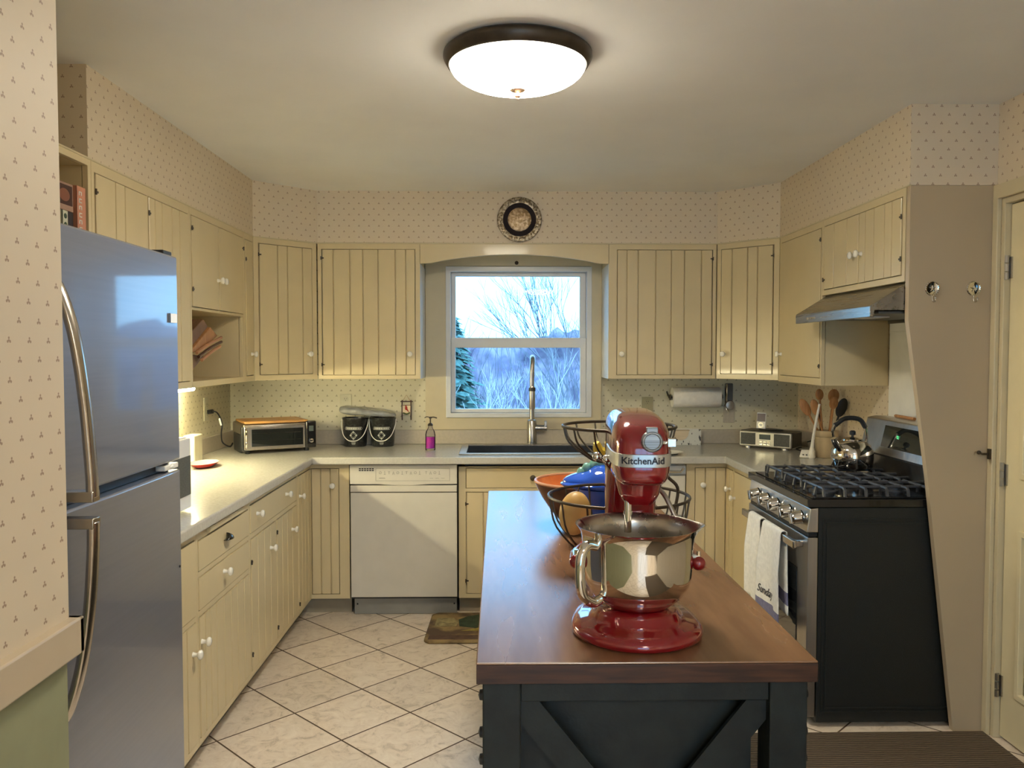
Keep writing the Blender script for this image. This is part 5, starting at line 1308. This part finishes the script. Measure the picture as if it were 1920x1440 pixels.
h = NT(rug_m); b = h.n['Principled BSDF']; tcn = h.n.new('ShaderNodeTexCoord'); wv = h.n.new('ShaderNodeTexWave'); wv.inputs['Scale'].default_value = 22; wv.inputs['Distortion'].default_value = 3.5; wv.inputs['Detail'].default_value = 3; wv.bands_direction = 'Y'
h.l.new(tcn.outputs['Object'], wv.inputs['Vector']); cr = h.n.new('ShaderNodeValToRGB'); cr.color_ramp.elements[0].color = (.055, .037, .022, 1); cr.color_ramp.elements[1].color = (.16, .115, .07, 1)
h.l.new(wv.outputs['Fac'], cr.inputs['Fac']); h.l.new(cr.outputs['Color'], b.inputs['Base Color']); b.inputs['Roughness'].default_value = .95
bp = h.n.new('ShaderNodeBump'); bp.inputs['Distance'].default_value = .004; h.l.new(wv.outputs['Fac'], bp.inputs['Height']); h.l.new(bp.outputs['Normal'], b.inputs['Normal'])
bm = NB(); box(bm, .60, 1.905, -1.0, 3.122, .001, .012); tag(obj('floor_rug', bm, rug_m, bev=.004), 'brown ribbed rug between the island and the side door', 'rug')

# ------------------------------------------------------------------ outdoors
GZ = -1.3
bm = NB(); N = 50
G = [[bm.verts.new((-45+90*i/N, 5.6+70*(j/N)**1.5, GZ + (2.6*min(1, max(0, (5.6+70*(j/N)**1.5-16)/22)))+.25*noise.noise(Vector((i*.5, j*.5, 0))))) for i in range(N+1)] for j in range(N+1)]
for j in range(N):
    for i in range(N): bm.faces.new((G[j][i], G[j][i+1], G[j+1][i+1], G[j+1][i]))
tag(obj('ground_outside', bm, M['earth']), kind='structure')
# brushy bank: countless twigs, one mass
bm = NB(); rr = random.Random(11); NX = 120; NZ = 16
rows = []
for j in range(NZ+1):
    row = []
    for i in range(NX+1):
        x = -9+22*i/NX; t = j/NZ
        top = 1.85+.65*noise.noise(Vector((x*.5, 2.3, 0)))+.35*noise.noise(Vector((x*2.3, 5, 0)))+.045*max(0, x)
        z = GZ+.5+(top-GZ-.5)*t
        y = 24+3.5*t+.9*noise.noise(Vector((x*.9, z*1.3, 1)))+.4*noise.noise(Vector((x*4, z*4, 7)))
        row.append(bm.verts.new((x, y, z)))
    rows.append(row)
back = [bm.verts.new((v.co.x, v.co.y+4, v.co.z-.6)) for v in rows[-1]]; rows.append(back)
for A, B in zip(rows, rows[1:]):
    for k in range(NX): bm.faces.new((A[k], A[k+1], B[k+1], B[k]))
tag(obj('brushy_bank', bm, M['brush'], ang=180), 'lavender grey bank of winter brush beyond the window', 'brush', kind='stuff')
# thin upright twigs through the bank
bm = NB()
for k in range(520):
    x = rr.uniform(-4.5, 9.5); y = rr.uniform(15, 24); z = GZ+.3; h_ = rr.uniform(1.6, 3.35)
    p = Vector((x, y, z)); pts_ = [p]; d = Vector((rr.uniform(-.35, .35), rr.uniform(-.1, .1), 1))
    for s in range(4):
        p = p + d*h_/4; d = d + Vector((rr.uniform(-.25, .25), 0, 0)); pts_.append(p)
    tube(bm, pts_, [.018, .014, .011, .008, .004], 3)
tag(obj('twig_thicket', bm, M['barkd'], smooth=False), 'thicket of thin bare stems in front of the bank', 'twigs', kind='stuff')
def tree(lab, x, y, h_, seed, mt, spread=.5, depth=5, r0=.06, z0=GZ-.1, group='bare trees outside the window'):
    rr = random.Random(seed); bm = NB()
    def grow(p, d, L, r, lv):
        pts_ = [p]; q = p; dd = d.copy()
        for s in range(3):
            dd = (dd + Vector((rr.uniform(-1, 1), rr.uniform(-1, 1), rr.uniform(-.2, .5)))*.13).normalized(); q = q+dd*L/3; pts_.append(q)
        tube(bm, pts_, [r, r*.9, r*.8, r*.68], 4 if lv < 2 else 3)
        if lv >= depth: return
        n = rr.choice((2, 3, 3))
        for k in range(n):
            nd = (dd + Vector((rr.uniform(-1, 1), rr.uniform(-1, 1), rr.uniform(-.1, .6)))*spread).normalized()
            grow(pts_[-1] if k == 0 or rr.random() < .6 else pts_[2], nd, L*rr.uniform(.62, .85), r*.62, lv+1)
    grow(Vector((0, 0, 0)), Vector((rr.uniform(-.1, .1), 0, 1)).normalized(), h_*.30, r0, 0)
    o = obj('bare_tree', bm, mt, smooth=False, loc=(x, y, z0)); return tag(o, lab, 'tree', group)
tree('tallest bare tree, its crown filling the right of the upper window pane', 1.62, 15.5, 5.0, 4, M['barkd'], .40, 6, .05)
tree('small bare tree against the sky at the left of the upper pane', -1.25, 26, 4.3, 8, M['barkd'], .55, 5, .04)
tree('bare tree at the far right edge of the panes', 2.05, 17, 4.0, 15, M['barkd'], .6, 5, .04)
tree('pale bare sapling leaning across the left of the lower pane', -.25, 10.5, 3.2, 21, M['bark'], .55, 5, .028)
tree('pale bare sapling right of the faucet in the lower pane', .95, 11.5, 2.9, 33, M['bark'], .5, 5, .026)
tree('pale bare sapling at the right edge of the lower pane', 1.25, 10, 2.6, 5, M['bark'], .5, 5, .024)
tree('pale bare sapling in the middle of the lower pane behind the faucet', .2, 13, 3.1, 41, M['bark'], .5, 5, .026)
tree('thin pale shrub low at the centre right of the lower pane', .70, 9, 2.2, 52, M['bark'], .55, 5, .02)
# evergreen
ev = thing('evergreen_tree', 'dark green evergreen at the left edge of the window panes', 'tree', (-.78, 12, GZ))
bm = NB(); cyl(bm, (0, 0, 0), (0, 0, 3.1), .09, .02, 8); obj('trunk', bm, M['barkd'], ev)
bm = NB(); rr = random.Random(9)
for k in range(1300):
    z = rr.uniform(.5, 3.3); R = (3.5-z)*.36+.08; a = rr.uniform(0, 2*PI)
    d = Vector((math.cos(a), math.sin(a), rr.uniform(-.35, .05))); p = Vector((0, 0, z)); L = R*rr.uniform(.55, 1.05)
    for s in range(3):
        q = p+d*L*(.35+.28*s); e = Vector((-d.y, d.x, 0))*rr.uniform(.05, .12)
        t_ = d*.13+Vector((0, 0, -.03))
        v = [bm.verts.new(q-e), bm.verts.new(q+t_), bm.verts.new(q+e), bm.verts.new(q+Vector((0, 0, .035)))]
        bm.faces.new((v[0], v[1], v[3])); bm.faces.new((v[1], v[2], v[3]))
obj('foliage', bm, M['ever'], ev, smooth=False)
